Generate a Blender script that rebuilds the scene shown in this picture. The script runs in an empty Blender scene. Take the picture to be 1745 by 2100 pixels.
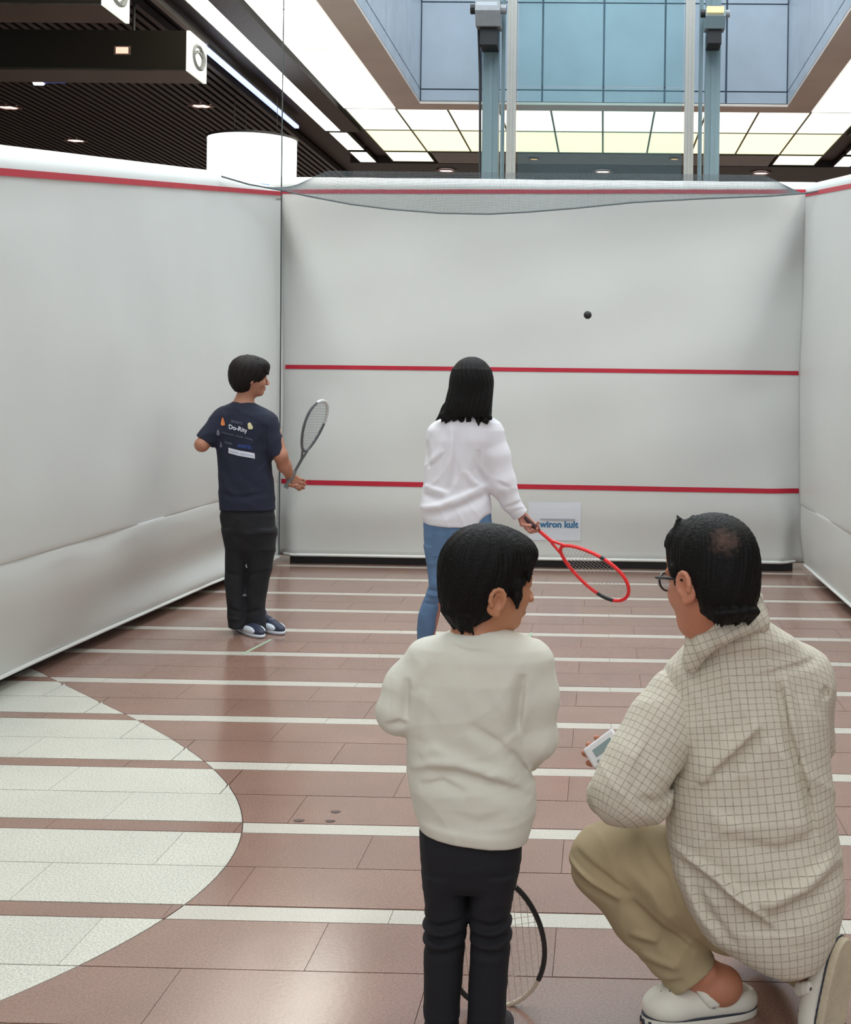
import bpy, bmesh, math, random
import numpy as np
from mathutils import Vector, Matrix
from mathutils.bvhtree import BVHTree
random.seed(7); rng = np.random.default_rng(7)
S = bpy.context.scene; C = S.collection

# ---------------------------------------------------------------- camera
F = 2717.; PX, PY = 1175., 797.2; ROLL = .0135; YAW = .0226; EYE = 1.5
cyw, syw, cr, sr = math.cos(YAW), math.sin(YAW), math.cos(ROLL), math.sin(ROLL)
FW = np.array([-syw, cyw, 0.]); R0 = np.array([cyw, syw, 0.]); U0 = np.array([0, 0, 1.])
RT = cr*R0 + sr*U0; UP = -sr*R0 + cr*U0
def ray(px, py): return FW + RT*(px-PX)/F - UP*(py-PY)/F
def P(px, py, Y):            # photo pixel at distance Y from the camera -> world point
    d = ray(px, py); return d*(Y/d[1]) + np.array([0, 0, EYE])
def G(px, py, z=0.):         # photo pixel on the horizontal plane z
    d = ray(px, py); return d*((z-EYE)/d[2]) + np.array([0, 0, EYE])
def XP(px, py, X):
    d = ray(px, py); return d*(X/d[0]) + np.array([0, 0, EYE])
cam = bpy.data.cameras.new('camera'); co = bpy.data.objects.new('camera', cam); C.objects.link(co)
M = Matrix.Identity(4)
for i in range(3): M[i][0], M[i][1], M[i][2] = RT[i], UP[i], -FW[i]
M[2][3] = EYE; co.matrix_world = M
cam.sensor_fit = 'HORIZONTAL'; cam.sensor_width = 36; cam.lens = F/1745*36
cam.shift_x = (872.5-PX)/1745; cam.shift_y = -(1050-PY)/1745; cam.clip_start = .05; cam.clip_end = 200
S.camera = co

# ---------------------------------------------------------------- light
S.view_settings.view_transform = 'Standard'; S.view_settings.look = 'None'
S.view_settings.gamma = 1; S.view_settings.use_curve_mapping = False
S.view_settings.exposure = 0.55
PANEL = 4.2; SKYL = 600.; HALL = .64
w = bpy.data.worlds.new('world'); S.world = w; w.use_nodes = True
w.node_tree.nodes['Background'].inputs[0].default_value = (.93, .98, 1., 1)
w.node_tree.nodes['Background'].inputs[1].default_value = HALL
def area(name, loc, sx, sy, power, col, rot=(0, 0, 0)):
    l = bpy.data.lights.new(name, 'AREA'); l.shape = 'RECTANGLE'; l.size = sx; l.size_y = sy; l.energy = power; l.color = col
    o = bpy.data.objects.new(name, l); o.location = loc; o.rotation_euler = rot; C.objects.link(o); return o
area('skylight_daylight', (-.05, 9.5, 9.3), 4.3, 12.5, SKYL, (.9, .97, 1.))

area('fill_light_behind', (-.05, -2.2, 4.9), 9, 6.5, 210., (1., .99, .98))  # unseen fill added behind the camera to brighten the people's backs
area('fill_light_far', (0, 26, 4.9), 22, 8, 600., (1., .97, .93))  # unseen fill added in the far hall to lift the skylight trim

# ---------------------------------------------------------------- helpers
MATS = {}
def lin(c):
    return tuple((v/255/12.92 if v/255 <= .04045 else ((v/255+.055)/1.055)**2.4) for v in c)
class NT:
    def __init__(s, name):
        s.m = bpy.data.materials.new(name); s.m.use_nodes = True; s.t = s.m.node_tree; s.b = s.t.nodes['Principled BSDF']; MATS[name] = s.m
    def n(s, typ, **kw):
        nd = s.t.nodes.new(typ)
        for k, v in kw.items():
            if k.startswith('i_'):
                key = k[2:]; key = int(key) if key.isdigit() else key.replace('_', ' ')
                nd.inputs[key].default_value = v
            else: setattr(nd, k, v)
        return nd
    def l(s, a, b): s.t.links.new(a, b)
def mat(name, rgb, rough=.6, metal=0., spec=.5, noise=0., nscale=20., bump=0., bscale=200., emit=None, estr=0., rnd=0., speck=0., alpha=None, sheen=0.):
    if name in MATS: return MATS[name]
    q = NT(name); c = lin(rgb) + (1,); b = q.b
    b.inputs['Base Color'].default_value = c; b.inputs['Roughness'].default_value = rough; b.inputs['Metallic'].default_value = metal
    b.inputs['Specular IOR Level'].default_value = spec
    tc = q.n('ShaderNodeTexCoord'); out = None
    if noise or speck or rnd:
        mx = q.n('ShaderNodeMix', data_type='RGBA', blend_type='MULTIPLY'); mx.inputs[0].default_value = 1; mx.inputs[6].default_value = c
        nz = q.n('ShaderNodeTexNoise', i_Scale=nscale, i_Detail=5.); q.l(tc.outputs['Object'], nz.inputs['Vector'])
        mr = q.n('ShaderNodeMapRange', i_1=.3, i_2=.7, i_3=1-noise, i_4=1+noise*.5); q.l(nz.outputs[0], mr.inputs[0]); val = mr.outputs[0]
        if speck:
            vo = q.n('ShaderNodeTexNoise', i_Scale=150., i_Detail=3., i_Roughness=.8); q.l(tc.outputs['Object'], vo.inputs['Vector'])
            m2 = q.n('ShaderNodeMapRange', i_1=.36, i_2=.62, i_3=1-speck, i_4=1+speck*.35); q.l(vo.outputs[0], m2.inputs[0])
            mm = q.n('ShaderNodeMath', operation='MULTIPLY'); q.l(val, mm.inputs[0]); q.l(m2.outputs[0], mm.inputs[1]); val = mm.outputs[0]
        if rnd:
            oi = q.n('ShaderNodeObjectInfo'); m3 = q.n('ShaderNodeMapRange', i_3=1-rnd, i_4=1+rnd); q.l(oi.outputs['Random'], m3.inputs[0])
            mm = q.n('ShaderNodeMath', operation='MULTIPLY'); q.l(val, mm.inputs[0]); q.l(m3.outputs[0], mm.inputs[1]); val = mm.outputs[0]
        q.l(val, mx.inputs[7]); q.l(mx.outputs[2], b.inputs['Base Color'])
    if bump:
        n2 = q.n('ShaderNodeTexNoise', i_Scale=bscale, i_Detail=3.); q.l(tc.outputs['Object'], n2.inputs['Vector'])
        bp = q.n('ShaderNodeBump', i_Strength=bump, i_Distance=.01); q.l(n2.outputs[0], bp.inputs['Height']); q.l(bp.outputs[0], b.inputs['Normal'])
    if emit:
        b.inputs['Emission Color'].default_value = lin(emit)+(1,); b.inputs['Emission Strength'].default_value = estr
    if sheen: b.inputs['Sheen Weight'].default_value = sheen
    if alpha is not None: b.inputs['Alpha'].default_value = alpha
    return q.m
def setp(o, label=None, cat=None, group=None, kind=None):
    if label: o['label'] = label
    if cat: o['category'] = cat
    if group: o['group'] = group
    if kind: o['kind'] = kind
    return o
def empty(name, loc=(0, 0, 0), **k):
    o = bpy.data.objects.new(name, None); C.objects.link(o); o.location = loc; o.empty_display_size = .1
    return setp(o, **k)
def link(name, me, m=None, parent=None, smooth=False, **k):
    if m is not None and not me.materials: me.materials.append(m)
    if smooth: me.polygons.foreach_set('use_smooth', [True]*len(me.polygons))
    o = bpy.data.objects.new(name, me); C.objects.link(o)
    if parent is not None:
        o.parent = parent; o.matrix_parent_inverse = Matrix.Translation(-parent.location)
    return setp(o, **k)
def mesh(name, v, f):
    me = bpy.data.meshes.new(name); me.from_pydata([tuple(map(float, p)) for p in v], [], [tuple(map(int, q)) for q in f]); me.update(); return me
class MB:
    def __init__(s): s.v = []; s.f = []
    def box(s, a, b, bev=0):
        x0, y0, z0 = a; x1, y1, z1 = b; n = len(s.v)
        s.v += [(x0,y0,z0),(x1,y0,z0),(x1,y1,z0),(x0,y1,z0),(x0,y0,z1),(x1,y0,z1),(x1,y1,z1),(x0,y1,z1)]
        s.f += [tuple(n+i for i in q) for q in ((0,3,2,1),(4,5,6,7),(0,1,5,4),(1,2,6,5),(2,3,7,6),(3,0,4,7))]; return s
    def prism(s, poly, z0, z1):
        n = len(s.v); k = len(poly)
        s.v += [(p[0], p[1], z0) for p in poly] + [(p[0], p[1], z1) for p in poly]
        s.f += [tuple(n+i for i in range(k))[::-1], tuple(n+k+i for i in range(k))]
        s.f += [(n+i, n+(i+1) % k, n+k+(i+1) % k, n+k+i) for i in range(k)]; return s
    def tube(s, pts, r, seg=8, closed=False, cap=True):
        pts = [Vector(p) for p in pts]; n0 = len(s.v); N = len(pts)
        rr = r if hasattr(r, '__len__') else [r]*N; prev = None
        for i, p in enumerate(pts):
            if closed: t = pts[(i+1) % N]-pts[i-1]
            else: t = pts[min(i+1, N-1)]-pts[max(i-1, 0)]
            t.normalize()
            a = prev if prev is not None else (Vector((0, 0, 1)) if abs(t.z) < .9 else Vector((1, 0, 0)))
            a = (a - t*a.dot(t)).normalized(); prev = a; b = t.cross(a)
            for j in range(seg):
                q = 2*math.pi*j/seg; s.v.append(tuple(p + (a*math.cos(q)+b*math.sin(q))*rr[i]))
        M_ = N if closed else N-1
        for i in range(M_):
            for j in range(seg):
                a0 = n0+i*seg+j; a1 = n0+i*seg+(j+1) % seg; b0 = n0+((i+1) % N)*seg+j; b1 = n0+((i+1) % N)*seg+(j+1) % seg
                s.f.append((a0, a1, b1, b0))
        if cap and not closed:
            s.f.append(tuple(n0+j for j in range(seg))[::-1]); s.f.append(tuple(n0+(N-1)*seg+j for j in range(seg)))
        return s
    def grid(s, rows):
        n = len(s.v); h = len(rows); w_ = len(rows[0])
        for r in rows: s.v += [tuple(p) for p in r]
        for i in range(h-1):
            for j in range(w_-1):
                a = n+i*w_+j; s.f.append((a, a+1, a+w_+1, a+w_))
        return s
    def build(s, name, m, parent=None, smooth=False, **k): return link(name, mesh(name, s.v, s.f), m, parent, smooth, **k)

# ---------------------------------------------------------------- signed-distance modelling of bodies and clothes
def V(*a): return np.array(a if len(a) > 1 else a[0], float)
def nrm(v): v = np.array(v, float); return v/np.linalg.norm(v)
def smin(a, b, k):
    h = np.clip(.5+.5*(b-a)/k, 0, 1); return b*(1-h)+a*h-k*h*(1-h)
FS = 1.
class SD:
    def __init__(s): s.ops = []
    def _p(s, fn, lo, hi, k, op): s.ops.append((fn, np.array(lo, float), np.array(hi, float), k, op)); return s
    def cone(s, a, b, ra, rb, k=.02, op='+', flat=None, fs=1., cap=False):
        a = V(a); b = V(b); ba = b-a; L2 = float(ba@ba)+1e-9; Ln = L2**.5
        def fn(x, y, z):
            px, py, pz = x-a[0], y-a[1], z-a[2]
            h = np.clip((px*ba[0]+py*ba[1]+pz*ba[2])/L2, 0, 1)
            qx, qy, qz = px-ba[0]*h, py-ba[1]*h, pz-ba[2]*h
            if flat is not None:
                d = (qx*flat[0]+qy*flat[1]+qz*flat[2])*(fs-1); qx = qx+d*flat[0]; qy = qy+d*flat[1]; qz = qz+d*flat[2]
            d = np.sqrt(qx*qx+qy*qy+qz*qz)-(ra+(rb-ra)*h)
            return np.maximum(d, (px*ba[0]+py*ba[1]+pz*ba[2])/Ln-Ln) if cap else d
        R = max(ra, rb); return s._p(fn, np.minimum(a, b)-R, np.maximum(a, b)+R, k, op)
    def chain(s, pts, rs, k=.02, **kw):
        for i in range(len(pts)-1): s.cone(pts[i], pts[i+1], rs[i], rs[i+1], k, **kw)
        return s
    def ell(s, c, r, ax=None, k=.02, op='+'):
        c = V(c); r = V(r); A = np.eye(3) if ax is None else np.array([nrm(a) for a in ax])
        def fn(x, y, z):
            p = (x-c[0], y-c[1], z-c[2]); q = [p[0]*A[i][0]+p[1]*A[i][1]+p[2]*A[i][2] for i in range(3)]
            k0 = np.sqrt((q[0]/r[0])**2+(q[1]/r[1])**2+(q[2]/r[2])**2); k1 = np.sqrt((q[0]/r[0]**2)**2+(q[1]/r[1]**2)**2+(q[2]/r[2]**2)**2)+1e-6
            return k0*(k0-1)/k1
        R = r.max(); return s._p(fn, c-R, c+R, k, op)
    def loft(s, rows, k=.02, op='+', pw=2.3):
        # rows: (py, x_left, x_right, depth of centre, half thickness)
        T = []
        for (py, xl, xr, yc, b) in rows:
            l_, r_ = P(xl, py, yc), P(xr, py, yc); T.append(((l_[2]+r_[2])/2, (l_[0]+r_[0])/2, (r_[0]-l_[0])/2, yc, b))
        T = np.array(sorted(T)); z0, z1 = T[0, 0], T[-1, 0]
        def fn(x, y, z):
            zz = z+0*x[:1]*0; xc, a, yc, b = (np.interp(z, T[:, 0], T[:, i]) for i in (1, 2, 3, 4))
            u = np.abs(x-xc)/a; v = np.abs(y-yc)/b
            r = (u**pw+v**pw)**(1/pw)+1e-6; g = np.sqrt((u/a)**2+(v/b)**2)+1e-6
            d = r*(r-1)/g*np.where(r > 0, np.minimum(1, np.hypot(u, v)/r), 1)
            return np.maximum(d, np.maximum(z0-z, z-z1))
        lo = ((T[:, 1]-T[:, 2]).min(), (T[:, 3]-T[:, 4]).min(), z0); hi = ((T[:, 1]+T[:, 2]).max(), (T[:, 3]+T[:, 4]).max(), z1)
        return s._p(fn, lo, hi, k, op)
    def cut(s, p, n, k=.006):     # remove the side n points to
        p = V(p); n = nrm(n)
        def fn(x, y, z): return (x-p[0])*n[0]+(y-p[1])*n[1]+(z-p[2])*n[2]
        s.ops.append((fn, None, None, k, 'clip')); return s
    def fold(s, pts, A, w):   # crease: pts (px,py,Y), A>0 ridge, A<0 valley; fades out at both ends, softer on one side
        q = [P(*p) for p in pts]; n = len(q)-1; A = A*FS
        def fn(x, y, z):
            best = None
            for i in range(n):
                a, b = q[i], q[i+1]; bx, bz = b[0]-a[0], b[2]-a[2]; L2 = bx*bx+bz*bz+1e-9
                h = np.clip(((x-a[0])*bx+(z-a[2])*bz)/L2, 0, 1); dx = x-a[0]-bx*h; dz = z-a[2]-bz*h
                d2 = dx*dx+dz*dz; side = np.tanh((bx*dz-bz*dx)/(L2**.5*w*.6)); t = (i+h)/n
                if best is None: best = [d2, t, side]
                else:
                    m_ = d2 < best[0]; best = [np.where(m_, d2, best[0]), np.where(m_, t, best[1]), np.where(m_, side, best[2])]
            d2, t, side = best; ww = w*(1.45-.45*side); tp = np.clip(np.sin(np.pi*np.clip(t, 0, 1)), 0, 1)**.6
            return -A*tp*(np.exp(-d2/(ww*ww))-.25*np.exp(-d2/(9*ww*ww)))+0*y
        lo = np.min(q, 0)-4.5*w; hi = np.max(q, 0)+4.5*w; lo[1] = -99; hi[1] = 99
        s.ops.append((fn, lo, hi, 0, 'disp')); return s
    def disp(s, fn): s.ops.append((fn, None, None, 0, 'disp')); return s
    def mesh(s, name, vox):
        B = [o for o in s.ops if o[4] == '+']
        lo = np.min([o[1] for o in B], 0)-.055; hi = np.max([o[2] for o in B], 0)+.055
        n = np.ceil((hi-lo)/vox).astype(int)+1
        ax = [(lo[i]+vox*np.arange(n[i])).astype(np.float32) for i in range(3)]
        Fd = np.full(n, .08, np.float32)
        for fn, a, b, k, op in s.ops:
            if a is None: i0 = np.zeros(3, int); i1 = n.copy()
            else:
                m_ = k+3*vox+(.035 if vox > .0031 else 0) if op != 'disp' else 0
                i0 = np.clip(np.floor((a-m_-lo)/vox).astype(int), 0, n); i1 = np.clip(np.ceil((b+m_-lo)/vox).astype(int)+1, 0, n)
            if (i1 <= i0).any(): continue
            sl = tuple(slice(i0[i], i1[i]) for i in range(3))
            x = ax[0][sl[0]][:, None, None]; y = ax[1][sl[1]][None, :, None]; z = ax[2][sl[2]][None, None, :]
            d = fn(x, y, z).astype(np.float32); cur = Fd[sl]
            if op == '+': Fd[sl] = smin(cur, d, k)
            elif op == '-': Fd[sl] = -smin(-cur, d, k)
            elif op == 'clip': Fd[sl] = -smin(-cur, -d, k)
            else: Fd[sl] = cur+d
        return surfnet(name, Fd, lo, vox)
def surfnet(name, Fd, lo, vox):
    s_ = Fd < 0; nx, ny, nz = Fd.shape
    cnt = np.zeros((nx-1, ny-1, nz-1), np.int8)
    for i in (0, 1):
        for j in (0, 1):
            for k in (0, 1): cnt += s_[i:nx-1+i, j:ny-1+j, k:nz-1+k]
    act = (cnt > 0) & (cnt < 8); idx = np.argwhere(act); ids = np.full(act.shape, -1, np.int32); ids[act] = np.arange(len(idx))
    acc = np.zeros((len(idx), 3)); num = np.zeros(len(idx)); I, J, K = idx.T
    for ax_ in range(3):
        o = [a for a in range(3) if a != ax_]
        for p in (0, 1):
            for q in (0, 1):
                c0 = [I.copy(), J.copy(), K.copy()]; c0[o[0]] = c0[o[0]]+p; c0[o[1]] = c0[o[1]]+q; c1 = list(c0); c1[ax_] = c1[ax_]+1
                f0 = Fd[tuple(c0)]; f1 = Fd[tuple(c1)]; m_ = (f0 < 0) != (f1 < 0)
                t = np.where(m_, f0/(f0-f1+1e-12), 0); pt = np.zeros((len(idx), 3)); pt[:, o[0]] = p; pt[:, o[1]] = q; pt[:, ax_] = t
                acc += pt*m_[:, None]; num += m_
    v = lo + vox*(idx+acc/num[:, None]); fs = []
    for ax_ in range(3):
        o = [(ax_+1) % 3, (ax_+2) % 3]
        a = [slice(1, -1)]*3; a[ax_] = slice(0, -1); b = [slice(1, -1)]*3; b[ax_] = slice(1, None)
        s0 = s_[tuple(a)]; s1 = s_[tuple(b)]; e = np.argwhere(s0 != s1); st = s0[tuple(e.T)]
        e = e + 1; e[:, ax_] -= 1
        def cid(d0, d1):
            g = e.copy(); g[:, o[0]] += d0; g[:, o[1]] += d1; return ids[tuple(g.T)]
        q = np.stack([cid(-1, -1), cid(0, -1), cid(0, 0), cid(-1, 0)], 1); q[~st] = q[~st][:, ::-1]; fs.append(q)
    f = np.concatenate(fs); f = f[(f >= 0).all(1)]
    me = bpy.data.meshes.new(name); me.vertices.add(len(v)); me.vertices.foreach_set('co', v.astype(np.float32).ravel())
    me.loops.add(len(f)*4); me.loops.foreach_set('vertex_index', f.astype(np.int32).ravel())
    me.polygons.add(len(f)); me.polygons.foreach_set('loop_start', np.arange(0, len(f)*4, 4, dtype=np.int32))
    me.update(calc_edges=True); me.polygons.foreach_set('use_smooth', [True]*len(f)); return me
def wrinkle(amp, sc=1.):
    def fn(x, y, z):
        x = x*sc; y = y*sc; z = z*sc
        a = np.sin(23*x+17*z+1.7*np.sin(19*z-7*y))*np.sin(13*z+9*y+2*np.sin(15*x))
        w1 = 1.3*np.sin(9*z+3*x)+1.1*np.sin(14*x-4*y+1)
        r1 = 1-np.abs(np.sin(21*x+15*z+w1+6*y)); r2 = 1-np.abs(np.sin(-17*x+24*z+1.4*np.sin(11*x+5*z)+5*y))
        m1 = np.clip(.5+.9*np.sin(7*x+5*z+4*y)*np.sin(6*z-3*x+2), 0, 1)
        return -amp*(.7*a+1.5*r1*r1*m1+1.5*r2*r2*(1-m1)-.6)
    return fn

# ================================================================ SETTING
# ---- floor
m_red = mat('red_granite', (147, 115, 102), .17, noise=.10, nscale=3., speck=.30, rnd=.05, bump=.02, bscale=60, spec=.75)
m_wht = mat('white_granite', (208, 206, 194), .22, noise=.05, nscale=3., speck=.36, rnd=.03, bump=.02, bscale=60)
m_stripe = mat('stripe_granite', (200, 194, 183), .2, noise=.05, nscale=5., speck=.22, rnd=.03)
m_grout = mat('grout', (124, 94, 82), .8)
floor = MB().box((-30, -8, -.3), (30, 45, -.012)).build('floor', m_grout, kind='structure')
arcp = np.array([(-2.822,6.704),(-2.177,5.988),(-1.594,5.286),(-1.527,5.166),(-1.259,4.641),(-1.212,4.483),(-1.160,4.25),(-1.146,4.095),(-1.175,3.791),(-1.22,3.671),(-1.342,3.359),(-1.47,3.12)])
A_ = np.c_[2*arcp, np.ones(len(arcp))]; sol = np.linalg.lstsq(A_, (arcp**2).sum(1), rcond=None)[0]
ACX, ACY = sol[0], sol[1]; ARR = math.sqrt(sol[2]+ACX**2+ACY**2)
pc = np.polyfit(arcp[:, 1]-4.1, arcp[:, 0], 4)
def arcx(y):
    if 3.0 < y < 6.75: return float(np.polyval(pc, y-4.1))
    y0 = 3.0 if y <= 3.0 else 6.75
    d = float(np.polyval(np.polyder(pc), y0-4.1)); return float(np.polyval(pc, y0-4.1)) + d*(y-y0)*1.15
W, D, GP = .6345, .3055, .0017; PER = .7215; Y0 = 3.735
slabs = []
def cutrect(x0, x1, y0, y1, kinds):
    ys = np.linspace(y0, y1, 9); a = np.array([min(max(arcx(y), x0), x1) for y in ys])
    if a.min() >= x1-1e-6: slabs.append((kinds[0], [(x0,y0),(x1,y0),(x1,y1),(x0,y1)])); return
    if a.max() <= x0+1e-6: slabs.append((kinds[1], [(x0,y0),(x1,y0),(x1,y1),(x0,y1)])); return
    al = np.maximum(a-.002, x0); ar = np.minimum(a+.002, x1)
    kL = [al[i] > x0+1e-5 for i in range(9)]; kR = [ar[i] < x1-1e-5 for i in range(9)]
    near = lambda kk, i: kk[i] or (i > 0 and kk[i-1]) or (i < 8 and kk[i+1])
    L = ([(x0, y0)] if kL[0] else [])+[(al[i], ys[i]) for i in range(9) if near(kL, i)]+([(x0, y1)] if kL[8] else [])
    Rr = [(ar[i], ys[i]) for i in range(9) if near(kR, i)]+([(x1, y1)] if kR[8] else [])+([(x1, y0)] if kR[0] else [])
    def clean(p):
        if len(p) < 3: return []
        q = [p[0]]
        for t in p[1:]:
            if abs(t[0]-q[-1][0])+abs(t[1]-q[-1][1]) > 1e-4: q.append(t)
        if abs(q[0][0]-q[-1][0])+abs(q[0][1]-q[-1][1]) < 1e-4: q.pop()
        return q
    L, Rr = clean(L), clean(Rr)
    if (al-x0).max() > .02 and len(L) > 2: slabs.append((kinds[0], L))
    if (x1-ar).max() > .02 and len(Rr) > 2: slabs.append((kinds[1], Rr[::-1]))
for n in range(-2, 14):
    ys = Y0+n*PER
    for (ya, yb, off, kd) in ((ys-.049, ys+.049, -.58, ('r', 's')), (ys-.052-D, ys-.052, -.745, ('w', 'p')), (ys-.052-2*D-.003, ys-.055-D, -1.06, ('w', 'p'))):
        for k in range(-12, 13):
            x0 = off+k*(W+GP)
            if x0 > 8 or x0 < -8: continue
            cutrect(x0+GP/2, x0+W+GP/2, ya+GP/2, yb-GP/2, kd)
MM = {'r': m_red, 's': m_stripe, 'w': m_wht, 'p': m_red}; NM = {'r': 'stripe_tile', 's': 'stripe_tile', 'w': 'paving_slab', 'p': 'paving_slab'}
rest = {'m_red': MB(), 'm_wht': MB(), 'm_stripe': MB()}; cntn = {'stripe_tile': 0, 'paving_slab': 0}
cen = lambda q: (sum(p[0] for p in q)/len(q), sum(p[1] for p in q)/len(q))
order = sorted(slabs, key=lambda t: cen(t[1])[1])
for kd, poly in order:
    cx, cy = cen(poly); nm = NM[kd]
    vis = 2.95 < cy < 11.2 and -.52*cy-.3 < cx < min(1.75, .28*cy+.4) and cx > -2.95
    if vis and cntn[nm] < 295:
        cntn[nm] += 1
        MB().prism(poly, -.015, 0 + random.uniform(-.0004, .0004)).build(nm, MM[kd], floor)
    else:
        key = {'r': 'm_red', 'p': 'm_red', 'w': 'm_wht', 's': 'm_stripe'}[kd]; rest[key].prism(poly, -.015, 0)
for key, b in rest.items():
    if b.v: b.build({'m_red': 'outer_red_slabs', 'm_wht': 'outer_pale_slabs', 'm_stripe': 'outer_stripe_slabs'}[key], MATS[{'m_red': 'red_granite', 'm_wht': 'white_granite', 'm_stripe': 'stripe_granite'}[key]], floor, kind='stuff')
m_stain = mat('stain', (70, 48, 42), .5)
for (px, py, r) in ((613, 1683, .014), (677, 1684, .013), (688, 1665, .013)):
    g = G(px, py); MB().prism([(g[0]+r*1.3*math.cos(a)*(1+.15*math.sin(3*a)), g[1]+r*math.sin(a)) for a in np.linspace(0, 2*math.pi, 14)[:-1]], .0, .0012).build('stain', m_stain, floor)
m_gtape = mat('green_tape', (150, 165, 140), .6)
def strip(p, q, wd, m, name, z=.0022, parent=None, **k):
    p = Vector(p); q = Vector(q); d = (q-p).normalized(); n = Vector((-d.y, d.x, 0))*wd/2
    return MB().prism([tuple((p-n)[:2]), tuple((q-n)[:2]), tuple((q+n)[:2]), tuple((p+n)[:2])], .0005, z).build(name, m, parent, **k)
strip(G(556, 1312), G(497, 1342), .02, m_gtape, 'floor_tape', label='faint green tape strip on the floor by the navy shirted player', cat='tape')
strip(G(1090, 1298), G(1072, 1335), .02, m_gtape, 'floor_tape', label="faint green tape strip on the floor beside the boy's right shoulder", cat='tape')

# ---- ceiling with its opening
CX0 = -.05; CH = 5.0
m_ceil = mat('dark_ceiling', (38, 33, 30), .5)
m_slat = mat('dark_slat', (48, 42, 39), .4, metal=.2)
ce = MB()
OX0, OX1, OY1, OY0 = -2.63, 2.53, 16.55, 2.2
ce.box((-16, -8, CH+.08), (OX0, 32, CH+.3)).box((OX1, -8, CH+.08), (16, 32, CH+.3)).box((OX0, OY1, CH+.08), (OX1, 32, CH+.3)).box((OX0, -8, CH+.08), (OX1, OY0, CH+.3))
ceiling = ce.build('ceiling', m_ceil, kind='structure')
for i in range(86):
    x = -4.35-i*.105; MB().box((x-.03, 6, CH-.03), (x+.03, 22.5, CH+.05)).build('slat', m_slat, ceiling)
for i in range(30):
    x = 4.1+i*.105; MB().box((x-.03, 8, CH-.03), (x+.03, 22.5, CH+.05)).build('slat', m_slat, ceiling)
m_gap = mat('dark_track', (44, 39, 34), .45, bump=.3, bscale=30)
MB().box((-3.63, 2, CH-.02), (-3.37, 18.1, CH+.06)).build('track_recess', m_gap, ceiling)
MB().box((3.27, 2, CH-.02), (3.53, 18.1, CH+.06)).build('track_recess', m_gap, ceiling)
MB().box((-4.15, 4, CH-.03), (-4.09, 13.5, CH+.02)).build('grey_rail', mat('rail_grey', (150, 144, 138), .4, metal=.3), ceiling)
m_bulk = mat('bulkhead', (110, 106, 100), .35, noise=.25, nscale=6)
MB().box((-4.0, 20.65, CH-.012), (4.0, 22.6, CH+.08)).build('ceiling_panel', m_ceil, ceiling)
MB().box((-2.6, 19.65, CH-.02), (2.5, 20.55, CH+.06)).build('bulkhead_panel', m_bulk, ceiling)
# lit ceiling panels
m_panel = mat('lit_panel', (250, 250, 240), .5, emit=(255, 255, 244), estr=PANEL)
m_panel2 = mat('lit_panel_far', (250, 250, 225), .5, emit=(255, 255, 238), estr=1.1); m_panel3 = mat('lit_panel_far_yellow', (250, 250, 215), .5, emit=(255, 251, 208), estr=.86)
m_fr = mat('panel_frame', (128, 134, 108), .5); m_fr2 = mat('glare_panel_frame', (240, 240, 235), .5, emit=(250, 250, 245), estr=.5)  # second frame glows to imitate panel glare hiding the joints
bx_ = .651
def lpanel(x0, x1, y0, y1, m, lab, grp=None):
    t = empty('ceiling_light_panel', ((x0+x1)/2, (y0+y1)/2, CH), label=lab, cat='ceiling light', group=grp)
    MB().box((x0+.013, y0+.022, CH-.004), (x1-.013, y1-.022, CH+.03)).build('diffuser', m, t)
    b = MB(); z0, z1 = CH-.012, CH+.05
    b.box((x0, y0, z0), (x0+.012, y1, z1)).box((x1-.012, y0, z0), (x1, y1, z1)).box((x0+.012, y0, z0), (x1-.012, y0+.022, z1)).box((x0+.012, y1-.022, z0), (x1-.012, y1, z1)); b.build('frame', m_fr2 if m is m_panel else m_fr, t)
ordn = ['first', 'second', 'third', 'fourth', 'fifth', 'sixth', 'seventh', 'eighth', 'ninth', 'tenth']
for r, (ya, yb) in enumerate(((16.6, 18.0), (18.0, 19.6))):
    for k in range(-5, 5):
        lpanel(CX0+k*bx_, CX0+(k+1)*bx_, ya, yb, m_panel3 if r else m_panel2, '%s glowing panel from the left in the %s row beyond the skylight opening' % (ordn[k+5], 'near' if r == 0 else 'far'))
for k in (-5, 4):
    lpanel(CX0+k*bx_, CX0+(k+1)*bx_, 19.65, 20.5, m_panel2, 'lone glowing panel at the %s end behind the far panel row' % ('left' if k < 0 else 'right'))
for i in range(10):
    ya = 16.6-1.45*(i+1); yb = ya+1.45
    for sx in (-1, 1):
        x0 = CX0+(-5 if sx < 0 else 4)*bx_
        nm = '%s side' % ('left' if sx < 0 else 'right')
        lpanel(x0, x0+bx_, ya, yb, m_panel, ('white glowing ceiling panel along the %s of the skylight, %s counted from its far corner' % (nm, ordn[i])))
for sx in (-1, 1):
    for i in range(7):
        ya = 18.1-2.0*(i+1); x0 = -3.87 if sx < 0 else 3.53
        t = empty('strip_light', (x0+.12, ya+1, CH), label='narrow bright ceiling strip outside the dark track on the %s, %s from the far end' % ('left' if sx < 0 else 'right', ordn[i]), cat='ceiling light')
        MB().box((x0+.02, ya+.01, CH-.006), (x0+.22, ya+1.99, CH+.03)).build('diffuser', m_panel, t)
        MB().box((x0, ya, CH-.004), (x0+.02, ya+2, CH+.05)).box((x0+.22, ya, CH-.004), (x0+.24, ya+2, CH+.05)).build('frame', m_fr, t)
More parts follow.
